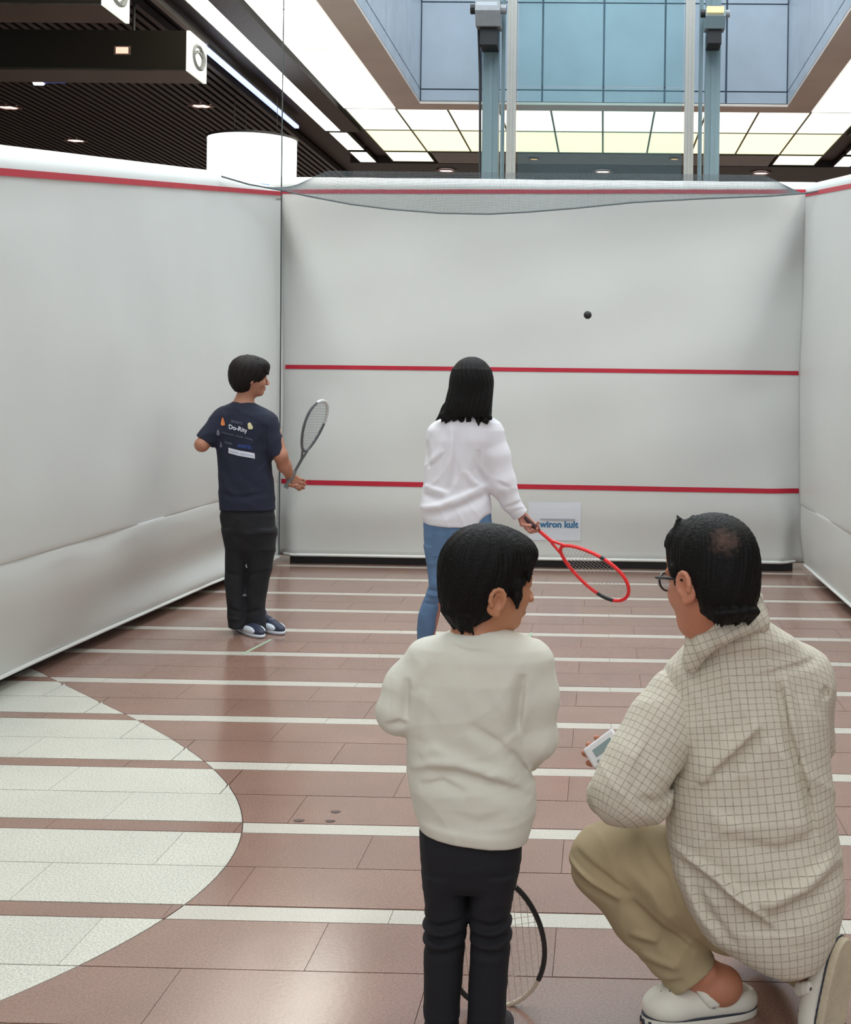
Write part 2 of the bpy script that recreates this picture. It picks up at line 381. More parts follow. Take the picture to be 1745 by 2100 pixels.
for sx in (-1, 1):
    for i, (ya, yb) in enumerate(((18.25, 19.55), (19.75, 20.6))):
        x0 = -3.83 if sx < 0 else 3.53
        t = empty('strip_light', (x0+.12, ya+.6, CH), label='short yellowish ceiling strip at the %s far corner, %s of the two' % ('left' if sx < 0 else 'right', 'nearer' if i == 0 else 'farther'), cat='ceiling light')
        MB().box((x0, ya, CH-.006), (x0+.24, yb, CH+.03)).build('diffuser', m_panel2, t)
        MB().box((x0-.015, ya-.015, CH-.002), (x0+.255, yb+.015, CH+.05)).build('frame', m_gap, t)
t = empty('tube_light', (-4.14, 15.5, CH), label='thin bluish white tube light on the slatted ceiling above the lit drum', cat='ceiling light')
MB().box((-4.165, 13.52, CH-.07), (-4.11, 17.62, CH-.035)).build('tube', mat('blue_tube', (200, 210, 255), .5, emit=(176, 192, 255), estr=1.15), t)
MB().box((-4.175, 13.5, CH-.035), (-4.10, 17.64, CH)).build('housing', m_gap, t)
# skylight border and shaft
m_beige = mat('beige_metal', (226, 212, 200), .35, noise=.12, nscale=1.5)
IX0, IX1, IY1 = -2.29, 2.20, 16.2
for nm, a, b in (('trim_1', (OX0, OY0, CH-.03), (IX0, OY1, CH+.0)), ('trim_2', (IX1, OY0, CH-.03), (OX1, OY1, CH+.0)), ('trim_3', (IX0, IY1, CH-.03), (IX1, OY1, CH+.0)), ('trim_4', (IX0, OY0, CH-.03), (IX1, OY0+.3, CH+.0))):
    MB().box(a, b).build(nm, m_beige, kind='structure')
m_bw = mat('shaft_panel', (168, 178, 190), .35, noise=.10, nscale=2., rnd=.02)
m_bw2 = mat('shaft_panel_side', (180, 189, 200), .3, noise=.12, nscale=3.)
m_jn = mat('shaft_joint', (62, 78, 98), .5)
wf = MB().box((IX0-.12, IY1+.03, CH+.0), (IX1+.12, IY1+.2, 9.6)).build('wall_shaft_far', m_jn, kind='structure')
wl = MB().box((IX0-.2, OY0, CH+.0), (IX0-.03, IY1+.2, 9.6)).build('wall_shaft_left', m_jn, kind='structure')
wr = MB().box((IX1+.03, OY0, CH+.0), (IX1+.2, IY1+.2, 9.6)).build('wall_shaft_right', m_jn, kind='structure')
MB().box((IX0-.2, OY0-.1, CH+.2), (IX1+.2, OY0+.05, 9.6)).build('wall_shaft_near', m_bw2, kind='structure')
zs = [CH+.0, 5.15, 6.22, 7.27, 8.32, 9.4]
pw_ = (IX1-IX0)/6
for i in range(6):
    for j in range(5):
        MB().box((IX0+i*pw_+.012, IY1, zs[j]+.008), (IX0+(i+1)*pw_-.012, IY1+.03, zs[j+1]-.008)).build('cladding_panel', m_bw, wf)
for wll, xa, xb in ((wl, IX0-.03, IX0), (wr, IX1, IX1+.03)):
    for i in range(16):
        for j in range(5):
            MB().box((xa, IY1-.86*(i+1)+.01, zs[j]+.008), (xb, IY1-.86*i-.01, zs[j+1]-.008)).build('cladding_panel', m_bw2, wll)
MB().box((-2.45, 2.1, 9.6), (2.4, 16.4, 9.7)).build('skylight_roof', m_bw2, kind='structure')
# ---- hall walls, far off
m_hw = mat('hall_wall', (215, 208, 200), .7)
for nm, a, b in (('wall_left', (-16.2, 2, -.3), (-16, 32, 5.3)), ('wall_right', (16, 2, -.3), (16.2, 32, 5.3)), ('wall_far', (-16.2, 32, -.3), (16.2, 32.2, 5.3))):
    MB().box(a, b).build(nm, m_hw, kind='structure')

# ---- downlights
m_dl = mat('downlight_warm', (255, 240, 230), .4, emit=(255, 226, 214), estr=2.2)
m_dlr = mat('downlight_rim', (120, 96, 88), .4, metal=.3)
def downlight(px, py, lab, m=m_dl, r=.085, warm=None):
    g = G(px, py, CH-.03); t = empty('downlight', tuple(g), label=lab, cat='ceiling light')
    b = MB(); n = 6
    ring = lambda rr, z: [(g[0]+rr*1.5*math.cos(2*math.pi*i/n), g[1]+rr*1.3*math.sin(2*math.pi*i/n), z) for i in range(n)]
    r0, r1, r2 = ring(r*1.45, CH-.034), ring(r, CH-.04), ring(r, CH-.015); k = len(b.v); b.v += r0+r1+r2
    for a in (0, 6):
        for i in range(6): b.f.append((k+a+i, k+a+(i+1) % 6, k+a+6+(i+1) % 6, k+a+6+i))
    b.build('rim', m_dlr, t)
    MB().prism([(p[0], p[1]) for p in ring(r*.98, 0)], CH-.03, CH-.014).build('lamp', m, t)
for px, py, lab in ((413, 217, 'recessed downlight in the slatted ceiling up left of the lit drum'), (155, 288, 'recessed downlight in the slatted ceiling just above the left court wall'),
                    (18, 220, 'recessed downlight in the slatted ceiling at the left edge of the photo'),
                    (915, 350, 'small far downlight left of the lift columns'), (1236, 352, 'small far downlight seen between the two silver posts'), (1560, 355, 'small far downlight right of the lift columns')):
    downlight(px, py, lab)
m_dw = mat('amber_glow', (255, 200, 120), .4, emit=(255, 205, 130), estr=1.0)
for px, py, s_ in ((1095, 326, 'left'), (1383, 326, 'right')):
    downlight(px, py, 'tiny amber glow imitating a reflection in the grey bulkhead, %s of the two between the posts' % s_, m_dw, .05)  # added glowing spots imitate reflections in the bulkhead, no real fittings
g = G(88, 166, 4.93); t = empty('spotlight', tuple(g), label='small cool white spotlight hanging under the dark sign box', cat='ceiling light')
MB().tube([g+V(-.1, 0, 0), g+V(0, 0, 0), g+V(.01, 0, 0)], [.05, .05, .04], 12).build('lamp', mat('cool_lamp', (220, 240, 255), .4, emit=(225, 240, 255), estr=4), t)
MB().tube([g+V(.01, 0, 0), g+V(.26, 0, -.005)], [.028, .022], 10).build('housing', mat('blue_housing', (95, 110, 185), .4, emit=(80, 95, 170), estr=.15), t)
MB().tube([g+V(.05, 0, 0), g+V(.05, 0, .08)], .01, 6).build('stem', m_gap, t)

# ---- hanging sign boxes
m_sb = mat('sign_box', (40, 36, 30), .18, spec=.6)
m_sbb = mat('sign_bottom', (70, 64, 58), .2, spec=.7, noise=.5, nscale=3)
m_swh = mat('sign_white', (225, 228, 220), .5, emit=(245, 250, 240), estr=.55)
m_sgr = mat('sign_grey', (120, 122, 118), .5)
for (yn, yf, xe, z0, z1, lab, with_reflection) in ((11.78, 12.29, -3.74, 4.3, 4.66, 'long dark hanging sign box with a white end plate, nearer the lit drum', 1), (9.75, 10.25, -3.73, 4.3, 4.66, 'long dark hanging sign box cut off by the top left of the photo', 0)):
    t = empty('hanging_sign', (xe-2, (yn+yf)/2, z0), label=lab, cat='sign')
    MB().box((xe-5, yn, z0+.02), (xe-.03, yf, z1)).build('box_body', m_sb, t)
    MB().box((xe-5, yn+.01, z0), (xe-.03, yf-.01, z0+.02)).build('bottom_plate', m_sbb, t, label='glossy brownish underside')
    MB().box((xe-.03, yn, z0), (xe, yf, z1)).build('end_plate', m_swh, t, label='white end plate')
    b = MB(); yc = (yn+yf)/2; zc = (z0+z1)/2
    b.tube([(xe+.004, yc+.16*math.cos(a), zc+.10*math.sin(a)) for a in np.linspace(0, 2*math.pi, 29)[:-1]], .018, 6, closed=True)
    b.tube([(xe+.004, yc+.08*math.cos(a)+.03, zc+.09*math.sin(a)) for a in np.linspace(-1.5, 1.5, 12)], .02, 6)
    b.tube([(xe+.004, yc-.13+.26*u, zc+.05*math.sin(3*u)) for u in np.linspace(0, 1, 8)], .015, 6)
    b.build('round_emblem', m_sgr, t)
    for xx in (xe-.6, xe-2.2, xe-4): MB().tube([(xx, yc, z1), (xx, yc, CH)], .015, 6).build('hanger', m_gap, t)
    if with_reflection:
        g = P(250, 103, yn-.012); MB().box((g[0]-.055, yn-.014, g[2]-.028), (g[0]+.055, yn-.001, g[2]+.028)).build('lamp', mat('sign_reflection', (230, 200, 180), .4, emit=(225, 185, 160), estr=.8), t)  # glowing plate imitates a downlight's reflection in the dark sign face
        MB().box((g[0]-.075, yn-.006, g[2]-.04), (g[0]+.075, yn-.0005, g[2]+.04)).build('reflection_rim', m_dlr, t)

# ---- lit drum
g = P(517, 325, 16); r = .53; t = empty('drum_lamp', (g[0], 16, 3.9), label='big white glowing drum hanging behind the back left court corner', cat='lamp')
def ring(r, z, n=48): return [(g[0]+r*math.cos(2*math.pi*i/n), 16+r*math.sin(2*math.pi*i/n), z) for i in range(n+1)]
MB().grid([ring(r, 3.86), ring(r, 4.47), ]).build('shade', mat('drum_white', (250, 250, 255), .5, emit=(246, 249, 255), estr=1.3), t, smooth=True)
MB().grid([ring(r, 3.86), ring(r-.01, 3.86), ring(.02, 3.87)]).build('bottom_disc', mat('drum_blue', (200, 220, 255), .5, emit=(190, 215, 255), estr=.9), t)
MB().grid([ring(r+.015, 4.46), ring(r+.015, 4.49), ring(.02, 4.49)]).build('top_rim', m_gap, t)
MB().grid([ring(r+.008, 3.83), ring(r+.008, 3.87)]).build('bottom_rim', mat('rim_blue', (120, 160, 210), .4, emit=(130, 170, 225), estr=.5), t)
for a in (0, 2.1, 4.2): MB().tube([(g[0]+.3*math.cos(a), 16+.3*math.sin(a), 4.48), (g[0]+.3*math.cos(a), 16+.3*math.sin(a), 5)], .003, 6).build('hanger', m_gap, t)

# ---- lift columns
m_teal = mat('teal_steel', (128, 150, 156), .4, noise=.06, nscale=2)
m_silv = mat('silver_steel', (172, 170, 162), .32, metal=.35, noise=.05)
sh = empty('glass_lift_shaft', (0, 14, 0), label='glass lift shaft with silver posts rising behind the back court wall', cat='lift shaft')
def post(pxc, wpx, Yd, m, name):
    a = P(pxc, 360, Yd)[0]; wd = wpx*Yd/F/2; MB().box((a-wd, Yd-wd, 0), (a+wd, Yd+wd, 9.3)).build(name, m, sh)
    b = MB().box((a-wd*.25, Yd-wd-.012, 0), (a+wd*.25, Yd-wd, 9.3)); b.build('post_rib', m, sh); return a
xa = post(1047, 19, 14, m_silv, 'silver_post'); xb = post(1411, 19, 14, m_silv, 'silver_post')
post(1005, 33, 14.4, m_teal, 'teal_column'); post(1458, 30, 14.4, m_teal, 'teal_column'); post(1029, 8, 14.25, m_teal, 'guide_rail'); post(1434, 8, 14.25, m_teal, 'guide_rail')
q = NT('lift_glass'); tr = q.n('ShaderNodeBsdfTransparent'); tr.inputs[0].default_value = (.86, .945, .94, 1); gl = q.n('ShaderNodeBsdfGlossy'); gl.inputs[0].default_value = (.7, .9, .9, 1); gl.inputs['Roughness'].default_value = .05
mxs = q.n('ShaderNodeMixShader'); mxs.inputs[0].default_value = .06; q.l(tr.outputs[0], mxs.inputs[1]); q.l(gl.outputs[0], mxs.inputs[2]); q.l(mxs.outputs[0], q.t.nodes['Material Output'].inputs[0])
for k in range(6):
    MB().box((xa+.07, 14-.01, .05+1.55*k), (xb-.07, 14+.01, 1.55*(k+1)+.03)).build('glass_pane', q.m, sh)
for k in range(1, 7):
    if k != 3: MB().box((xa+.07, 13.985, 1.55*k+.03), (xb-.07, 14.015, 1.55*k+.05)).build('glass_joint', m_teal, sh)
m_lampg = mat('lamp_grey', (150, 152, 154), .4, noise=.1); m_blk = mat('matt_black', (28, 28, 30), .5)
for i, (px, py, lab, mm) in enumerate(((1003, 33, 'grey camera housing clamped on the left teal lift column', m_lampg), (1465, 42, 'dim grey camera housing with an amber light on the right teal lift column', m_teal))):
    c = P(px, py, 14.05); t = empty('camera_housing', tuple(c), label=lab, cat='camera')
    s_ = 1. if i == 0 else .8
    b = MB(); pr = [(-.2, .11), (.16, .16), (.2, .02), (.16, -.12), (-.13, -.14), (-.22, .0)]
    n_ = len(pr); b.v += [tuple(c+V(-.13*s_, y_*s_, z_*s_)) for y_, z_ in pr]+[tuple(c+V(.13*s_, y_*s_, z_*s_)) for y_, z_ in pr]
    b.f += [tuple(range(n_)), tuple(range(n_, 2*n_))[::-1]]+[(k_, n_+k_, n_+(k_+1) % n_, (k_+1) % n_) for k_ in range(n_)]
    b.build('housing', mm, t)
    MB().tube([c+V(-.19*s_, -.08, .05), c+V(-.13*s_, -.08, .05)], .055*s_, 12).build('side_knob', m_blk, t)
    MB().tube([c+V(.13*s_, -.08, .05), c+V(.19*s_, -.08, .05)], .05*s_, 12).build('side_knob', m_lampg, t)
    MB().box((c[0]-.09*s_, 13.98, c[2]-.32*s_), (c[0]+.09*s_, 14.3, c[2]-.14*s_)).build('bracket', m_blk, t)
    MB().box((c[0]-.12*s_, 13.84, c[2]+.03), (c[0]+.1*s_, 13.86, c[2]+.09)).build('front_window', mat('pale_plastic', (200, 205, 210), .3) if i == 0 else m_dw, t)
    if i == 0: MB().tube([c+V(-.12, .1, -.1), c+V(-.1, .12, -.6), c+V(-.085, .13, -1.8)], .014, 6).build('cable', m_blk, t)

# ================================================================ INFLATABLE COURT
m_vin = mat('white_vinyl', (210, 212, 209), .42, noise=.035, nscale=1.3, bump=.05, bscale=8)
m_vin2 = mat('seam_highlight_white', (226, 226, 222), .4)  # paler bead paints in the highlight along the bottom seams
m_line = mat('red_line', (186, 26, 52), .5, noise=.08, nscale=12)
court = empty('inflatable_squash_court', (-.5, 11, 0), label='white inflatable squash court with red lines standing on the striped floor', cat='court')
sm = lambda t: max(0, min(1, t))**2*(3-2*max(0, min(1, t)))
def zt(Y): return 2.448+(Y-5.85)*.1285
def prof(Y):
    u = sm((Y-9.2)/1.8); z = zt(Y)
    xb_ = -2.88+ .115*sm((Y-6)/4.5)+.10*u; rl = .105*(1-.55*u)
    wob = .006*math.sin(Y*2.1)+.004*math.sin(Y*5.3+1)
    kk = 1-.9*sm((Y-9.9)/1.0)
    L_ = [(-3.25, .12), (-3.05, .05), (xb_-.03, .06), (xb_, .08), (xb_+.02, .13), (-2.80+wob, .28), (-2.735+wob, .45), (-2.708+.5*wob, .58), (-2.704, .65), (-2.706, .672), (-2.698+wob, .70),
            (-2.672+wob, .95), (-2.662, 1.3+wob), (-2.665+wob, 1.7), (-2.68, 2.1), (-2.698, z-.16), (-2.70, z-.05), (-2.70, z), (-2.715, z+rl*.45), (-2.75, z+rl*.85), (-2.83, z+rl*1.15), (-2.98, z+rl*1.1), (-3.15, z+rl*.4), (-3.25, z-.2)]
    return [(-2.7+(x+2.7)*kk, zz_) if (zz_ < .7 and x > -2.95) else (x, zz_) for x, zz_ in L_]
def densify(p, n):
    p = [p[i] for i in range(len(p))]; out = []
    for i in range(len(p)-1):
        for k in range(n):
            t = k/n; p0 = p[max(i-1, 0)]; p1 = p[i]; p2 = p[i+1]; p3 = p[min(i+2, len(p)-1)]
            out.append(tuple(.5*((2*p1[j])+(-p0[j]+p2[j])*t+(2*p0[j]-5*p1[j]+4*p2[j]-p3[j])*t*t+(-p0[j]+3*p1[j]-3*p2[j]+p3[j])*t**3) for j in (0, 1)))
    return out+[p[-1]]
Ys = np.linspace(4.3, 11.02, 90); rows = []
for Y in Ys:
    pr = densify(prof(Y), 4); rows.append([(x+.004*math.sin(Y*7+z*4)*(1 if z < .6 else .3), Y, z) for x, z in pr])
b = MB(); b.grid(rows); n = len(rows[0])
lo_ = len(b.v); b.f.append(tuple(range(n))[::-1]); b.f.append(tuple(lo_-n+i for i in range(n)))
for i in range(len(rows)-1): b.f.append((i*n+n-1, i*n, (i+1)*n, (i+1)*n+n-1))
leftw = b.build('side_wall', m_vin, court, smooth=True, label='left white inflated wall')
def strip_on(fn, Ys_, m, name, parent, th=.003, w_=.036, off=0):
    a, c = [], []
    rr = []
    for Y in Ys_: rr.append([fn(Y, 0), fn(Y, .33), fn(Y, .66), fn(Y, 1)])
    b_ = MB().grid(rr); return b_.build(name, m, parent)
strip_on(lambda Y, t: (-2.694+.0035, Y, zt(Y)-.032+.034*t), np.linspace(4.4, 10.98, 40), m_line, 'red_line', leftw)
MB().tube([(prof(Y)[3][0]+.010, Y, .078) for Y in np.linspace(4.35, 10.9, 60)], .011, 8).build('seam_highlight', m_vin2, leftw)
# right wall (mirror-like)
def ztr(Y): return 3.146-(11-Y)*.118
rows = []
def profr(Y):
    z = ztr(Y); wob = .005*math.sin(Y*2.7)
    return [(2.3, .12), (2.0, .05), (1.70, .06), (1.682, .08), (1.675, .12), (1.655+wob, .3), (1.648+wob, .45), (1.645, .55), (1.647, .575), (1.642+wob, .61), (1.632, 1.0), (1.628+wob, 1.6), (1.64, 2.3), (1.65, z-.1), (1.655, z), (1.67, z+.04), (1.72, z+.08), (1.85, z+.1), (2.1, z+.08), (2.3, z-.2)]
Ysr = np.linspace(6.5, 11.02, 60)
for Y in Ysr: rows.append([(x, Y, z) for x, z in densify(profr(Y), 4)])
b = MB(); b.grid([r_[::-1] for r_ in rows]); n = len(rows[0]); lo_ = len(b.v)
b.f.append(tuple(range(n))[::-1]); b.f.append(tuple(lo_-n+i for i in range(n)))
for i in range(len(rows)-1): b.f.append((i*n+n-1, i*n, (i+1)*n, (i+1)*n+n-1))
rightw = b.build('side_wall', m_vin, court, smooth=True, label='right white inflated wall')
MB().grid([[(1.648, Y, ztr(Y)-.032), (1.651, Y, ztr(Y)+.003)] for Y in np.linspace(6.6, 10.98, 30)]).build('red_line', m_line, rightw)
MB().tube([(1.672, Y, .078) for Y in np.linspace(6.55, 10.9, 40)], .011, 8).build('seam_highlight', m_vin2, rightw)
# back wall
XL, XR = -2.72, 1.655
def bwy(x, z):
    y = 11.0 - .035*math.sin(math.pi*max(0, min(1, (z-.3)/2.6)))
    y += .05*(1-sm((z-.08)/.45))
    for e in (max(0, x-XL), max(0, XR-x)):
        if z < 3.05:
            wd = .02+(3.05-z)*.42 if z > 1.5 else .02+1.55*.42*max(.2, (z-.1)/1.4)
            y += .10*(1-sm(e/wd))*min(1, (3.05-z)/.5)
    if z > 3.16: y += (z-3.16)**2*9
    y += .004*math.sin(5*x+3*z)+.003*math.sin(2.3*x-9*z)
    return y
zz = list(np.linspace(.08, 3.14, 70))+list(np.linspace(3.16, 3.245, 7)); xx = np.linspace(XL-.09, XR+.09, 116)
rows = [[(x, bwy(x, z), z) for x in xx] for z in zz]
rows = [[(x, 11.6, .1) for x in xx], [(x, bwy(x, .08)+.06, .055) for x in xx]]+rows+[[(x, 11.45, 3.26) for x in xx], [(x, 11.65, 3.1) for x in xx], [(x, 11.65, .1) for x in xx]]
backw = MB().grid(rows).build('back_wall', m_vin, court, smooth=True)
for (pa, pb, th) in (((578, 393), (1652, 393), .034), ((582, 752), (1640, 765), .034), ((572, 988), (1641, 1008), .04)):
    za, zb = P(*pa, 11)[2], P(*pb, 11)[2]; xa_ = P(*pa, 11)[0]; xb_ = P(*pb, 11)[0]
    rr = []
    for x in np.linspace(xa_, xb_, 80):
        zc = za+(zb-za)*(x-xa_)/(xb_-xa_); rr.append([(x, bwy(x, zc+th/2)-.004, zc+th/2), (x, bwy(x, zc-th/2)-.004, zc-th/2)])
    MB().grid(rr).build('red_line', m_line, backw)
MB().tube([(x, bwy(x, .08)+.0, .078) for x in np.linspace(XL+.05, XR-.03, 60)], .012, 8).build('seam_highlight', m_vin2, backw)
MB().box((XL+.1, 11.12, 0), (XR-.05, 11.5, .07)).build('black_gap_strip', m_blk, court)  # black boxes filling the gap under the court walls
MB().box((-3.15, 4.5, 0), (-2.98, 10.9, .055)).build('black_gap_strip', m_blk, court)
MB().box((1.85, 6.6, 0), (2.05, 10.9, .055)).build('black_gap_strip', m_blk, court)

def textmesh(s, size, bold=.0, res=3):
    cu = bpy.data.curves.new('t', 'FONT'); cu.body = s; cu.size = size; cu.offset = bold; cu.resolution_u = res; cu.align_x = 'LEFT'
    o = bpy.data.objects.new('t', cu); C.objects.link(o); dg = bpy.context.evaluated_depsgraph_get(); me = bpy.data.meshes.new_from_object(o.evaluated_get(dg)); bpy.data.objects.remove(o); bpy.data.curves.remove(cu)
    v = np.array([q_.co[:] for q_ in me.vertices]); f = [tuple(p_.vertices) for p_ in me.polygons]; return v, f
# paper notice with blue writing on the back wall
a = P(1083, 1030, 10.93); c = P(1190, 1112, 10.93)
pn = empty('paper_notice', ((a[0]+c[0])/2, 10.99, c[2]), label='bluish white paper notice with blue writing on the back court wall', cat='notice')
MB().grid([[(x, bwy(x, z)-.0035, z) for x in np.linspace(a[0], c[0], 10)] for z in np.linspace(c[2], a[2], 8)]).build('sheet', mat('paper', (214, 220, 228), .6), pn)
m_blue = mat('blue_ink', (60, 118, 160), .6); m_gink = mat('grey_ink', (150, 155, 165), .6)
v, f = textmesh('wiron kult', .1, .004); v = v-v.min(0); sx = (P(1186, 1070, 11)[0]-P(1106, 1070, 11)[0])/v[:, 0].max(); sz = .058/v[:, 1].max()
p0 = P(1106, 1082, 11); pts = [(p0[0]+x*sx, bwy(p0[0]+x*sx, p0[2]+y*sz)-.006, p0[2]+y*sz) for x, y, _ in v]; link('blue_writing', mesh('w', pts, f), m_blue, pn)
v, f = textmesh('mini racket', .1, 0); v = v-v.min(0); sx = .3/v[:, 0].max(); p0 = P(1108, 1066, 11); pts = [(p0[0]+x*sx, bwy(p0[0], p0[2])-.006, p0[2]+y*.25) for x, y, _ in v]
MB().box((p0[0], bwy(p0[0], p0[2])-.008, p0[2]), (p0[0]+.29, bwy(p0[0], p0[2])-.005, p0[2]+.012)).build('grey_line', m_gink, pn)

# ---- net and cords
m_net = mat('net_cord', (84, 92, 95), .7); m_rope = mat('rope_grey', (92, 100, 102), .7)
rope = [P(455, 362, 9.2), P(510, 378, 9.7), P(575, 390, 10.3), P(640, 404, 10.6), P(720, 419, 10.72), P(800, 429, 10.75), P(900, 437, 10.75), P(1000, 439, 10.75), P(1080, 435, 10.75), P(1180, 427, 10.75), P(1300, 415, 10.75), P(1450, 407, 10.75), P(1580, 402, 10.7), P(1655, 396, 10.6), P(1700, 388, 10.1), P(1760, 368, 9.4)]
net = empty('court_net', (-.5, 10.75, 3.2), label='fine grey net sagging along the top of the back court wall', cat='net')
MB().tube([tuple(p) for p in rope], .0065, 6).build('rope', m_rope, net, label='bottom rope of the net')
RX = np.array([p[0] for p in rope]); RY = np.array([p[1] for p in rope]); RZ = np.array([p[2] for p in rope])
top = lambda x: (3.27 if -2.3 < x < 1.3 else 3.27-.5*max(-2.3-x, x-1.3))
b = MB()
for x in np.arange(-2.62, 1.62, .0115):
    yb_ = np.interp(x, RX, RY); zb_ = np.interp(x, RX, RZ); zt_ = max(top(x), zb_+.02); b.tube([(x, yb_, zb_), (x, 10.86, zt_)], .0014, 3, cap=False)
for k in range(1, 26):
    t_ = k/26; pl = []
    for x in np.linspace(-2.6, 1.6, 40):
        yb_ = np.interp(x, RX, RY); zb_ = np.interp(x, RX, RZ); zt_ = max(top(x), zb_+.02); pl.append((x, yb_+(10.86-yb_)*t_, zb_+(zt_-zb_)*t_))
    b.tube(pl, .0014, 3, cap=False)
b.build('net_mesh', m_net, net, kind='stuff')
cp = [P(579, 205, 10.75), P(578, 300, 10.75), P(577, 392, 10.75), P(576, 600, 10.78), P(574, 900, 10.82), P(572, 1138, 10.86)]
cp[0][2] = CH-.0; MB().tube([tuple(p) for p in cp], .0055, 6).build('corner_cord_and_gap', mat('cord_dark', (70, 76, 78), .7), label='thin dark cord, lower down standing in for the dark gap at the back left corner of the court', cat='cord')  # below the wall top this stands in for the dark corner gap

# ---- ball
bc = P(1205, 646, 10.2); bb = SD().ell(bc, (.031, .031, .031)); bo = link('squash_ball', bb.mesh('ball', .004), mat('ball_rubber', (32, 32, 34), .6, bump=.2), None, label='small black squash ball in the air before the back wall', cat='ball')

# ================================================================ RACKETS
def teardrop(a, L, W_, nrm_, n=60, nar=.22):
    """outline of a racket head: a axis unit (throat->tip), nrm_ face normal"""
    a = nrm(a); sd = nrm(np.cross(nrm_, a)); out = []
    for i in range(n):
        t = 2*math.pi*i/n; c, s_ = math.cos(t), math.sin(t)
        out.append((a*(L/2)*(1-c), sd*(W_/2)*s_*(1-nar*c-.02), t))
    return sd, [p[0]+p[1] for p in out]
def racket(throat, tip, butt, face_n, Wd, m_frame, label, fcols=None, rt=.0085, m_grip=None, strr=.0011, narr=.25, fork=.06, strm=None):
    throat, tip, butt = V(throat), V(tip), V(butt); t = empty('racket', tuple(butt), label=label, cat='racket')
    a = nrm(tip-throat); fn_ = nrm(face_n-a*np.dot(face_n, a)); L = np.linalg.norm(tip-throat)
    sd, out = teardrop(a, L, Wd, fn_, nar=narr); out = [throat+p for p in out]; N = len(out)
    if fcols is None: MB().tube(out, rt, 8, closed=True).build('frame', m_frame, t)
    else:
        MB().tube(out, rt, 8, closed=True).build('frame', m_frame, t)
        for (i0, i1, m_) in fcols: MB().tube([out[i % N] for i in range(i0, i1+1)], rt*1.12, 8).build('frame_band', m_, t)
    sh_ = throat-a*fork
    MB().tube([out[4], sh_+sd*.006, ], [rt*.8, rt*.9], 8).tube([out[-4], sh_-sd*.006], [rt*.8, rt*.9], 8).tube([sh_, sh_+(butt-sh_)*.45], [rt*1.1, rt*1.0], 8).build('shaft', m_frame, t)
    MB().tube([sh_+(butt-sh_)*.42, sh_+(butt-sh_)*.5, butt-(butt-sh_)*.03, butt], [.011, .0135, .0145, .017], 10).build('grip', m_grip or m_blk, t)
    s_ = MB(); q = [((p-throat)@a, (p-throat)@sd) for p in out]
    def span(axis, val):
        r_ = []
        for i in range(N):
            p, p2 = q[i], q[(i+1) % N]; u0, u1 = p[axis]-val, p2[axis]-val
            if u0*u1 < 0: k_ = u0/(u0-u1); r_.append(p[1-axis]+(p2[1-axis]-p[1-axis])*k_)
        return sorted(r_)
    for val in np.arange(.015, L, .0175):
        r_ = span(0, val)
        if len(r_) >= 2: s_.tube([throat+a*val+sd*r_[0], throat+a*val+sd*r_[-1]], strr, 4, cap=False)
    for val in np.arange(-Wd/2+.012, Wd/2, .0155):
        r_ = span(1, val)
        if len(r_) >= 2: s_.tube([throat+a*r_[0]+sd*val, throat+a*r_[-1]+sd*val], strr, 4, cap=False)
    s_.build('strings', strm or m_string, t, kind='stuff'); return t
m_string = mat('string', (190, 190, 186), .5)
m_rr = mat('racket_red', (232, 40, 44), .35); m_rw = mat('racket_white', (205, 208, 208), .35); m_rg = mat('racket_grey', (86, 92, 96), .35)

# ================================================================ PEOPLE
def skinmat(name, rgb): 
    m = mat(name, rgb, .5, noise=.08, nscale=9, bump=.04, bscale=120); m.node_tree.nodes['Principled BSDF'].inputs['Subsurface Weight'].default_value = .08
    m.node_tree.nodes['Principled BSDF'].inputs['Subsurface Radius'].default_value = (.02, .008, .004); return m
m_hair = mat('black_hair', (13, 12, 12), .6, bump=.25, bscale=160, spec=.2)
m_hair2 = mat('dark_brown_hair', (24, 18, 17), .55, bump=.25, bscale=160, spec=.22)
m_eyew = mat('eye_white', (225, 222, 215), .3); m_iris = mat('iris', (30, 20, 15), .2); m_lip = mat('lip', (150, 82, 74), .5); m_brow = m_hair
class Head:
    def __init__(s, c, f, up, sc=1.):
        s.c = V(c); s.f = nrm(f); u = V(up); s.u = nrm(u-s.f*(u@s.f)); s.r = np.cross(s.f, s.u); s.s = sc
    def w(s, r, f, u): return s.c+s.s*(s.r*r+s.f*f+s.u*u)
    def ax(s): return (s.r, s.f, s.u)
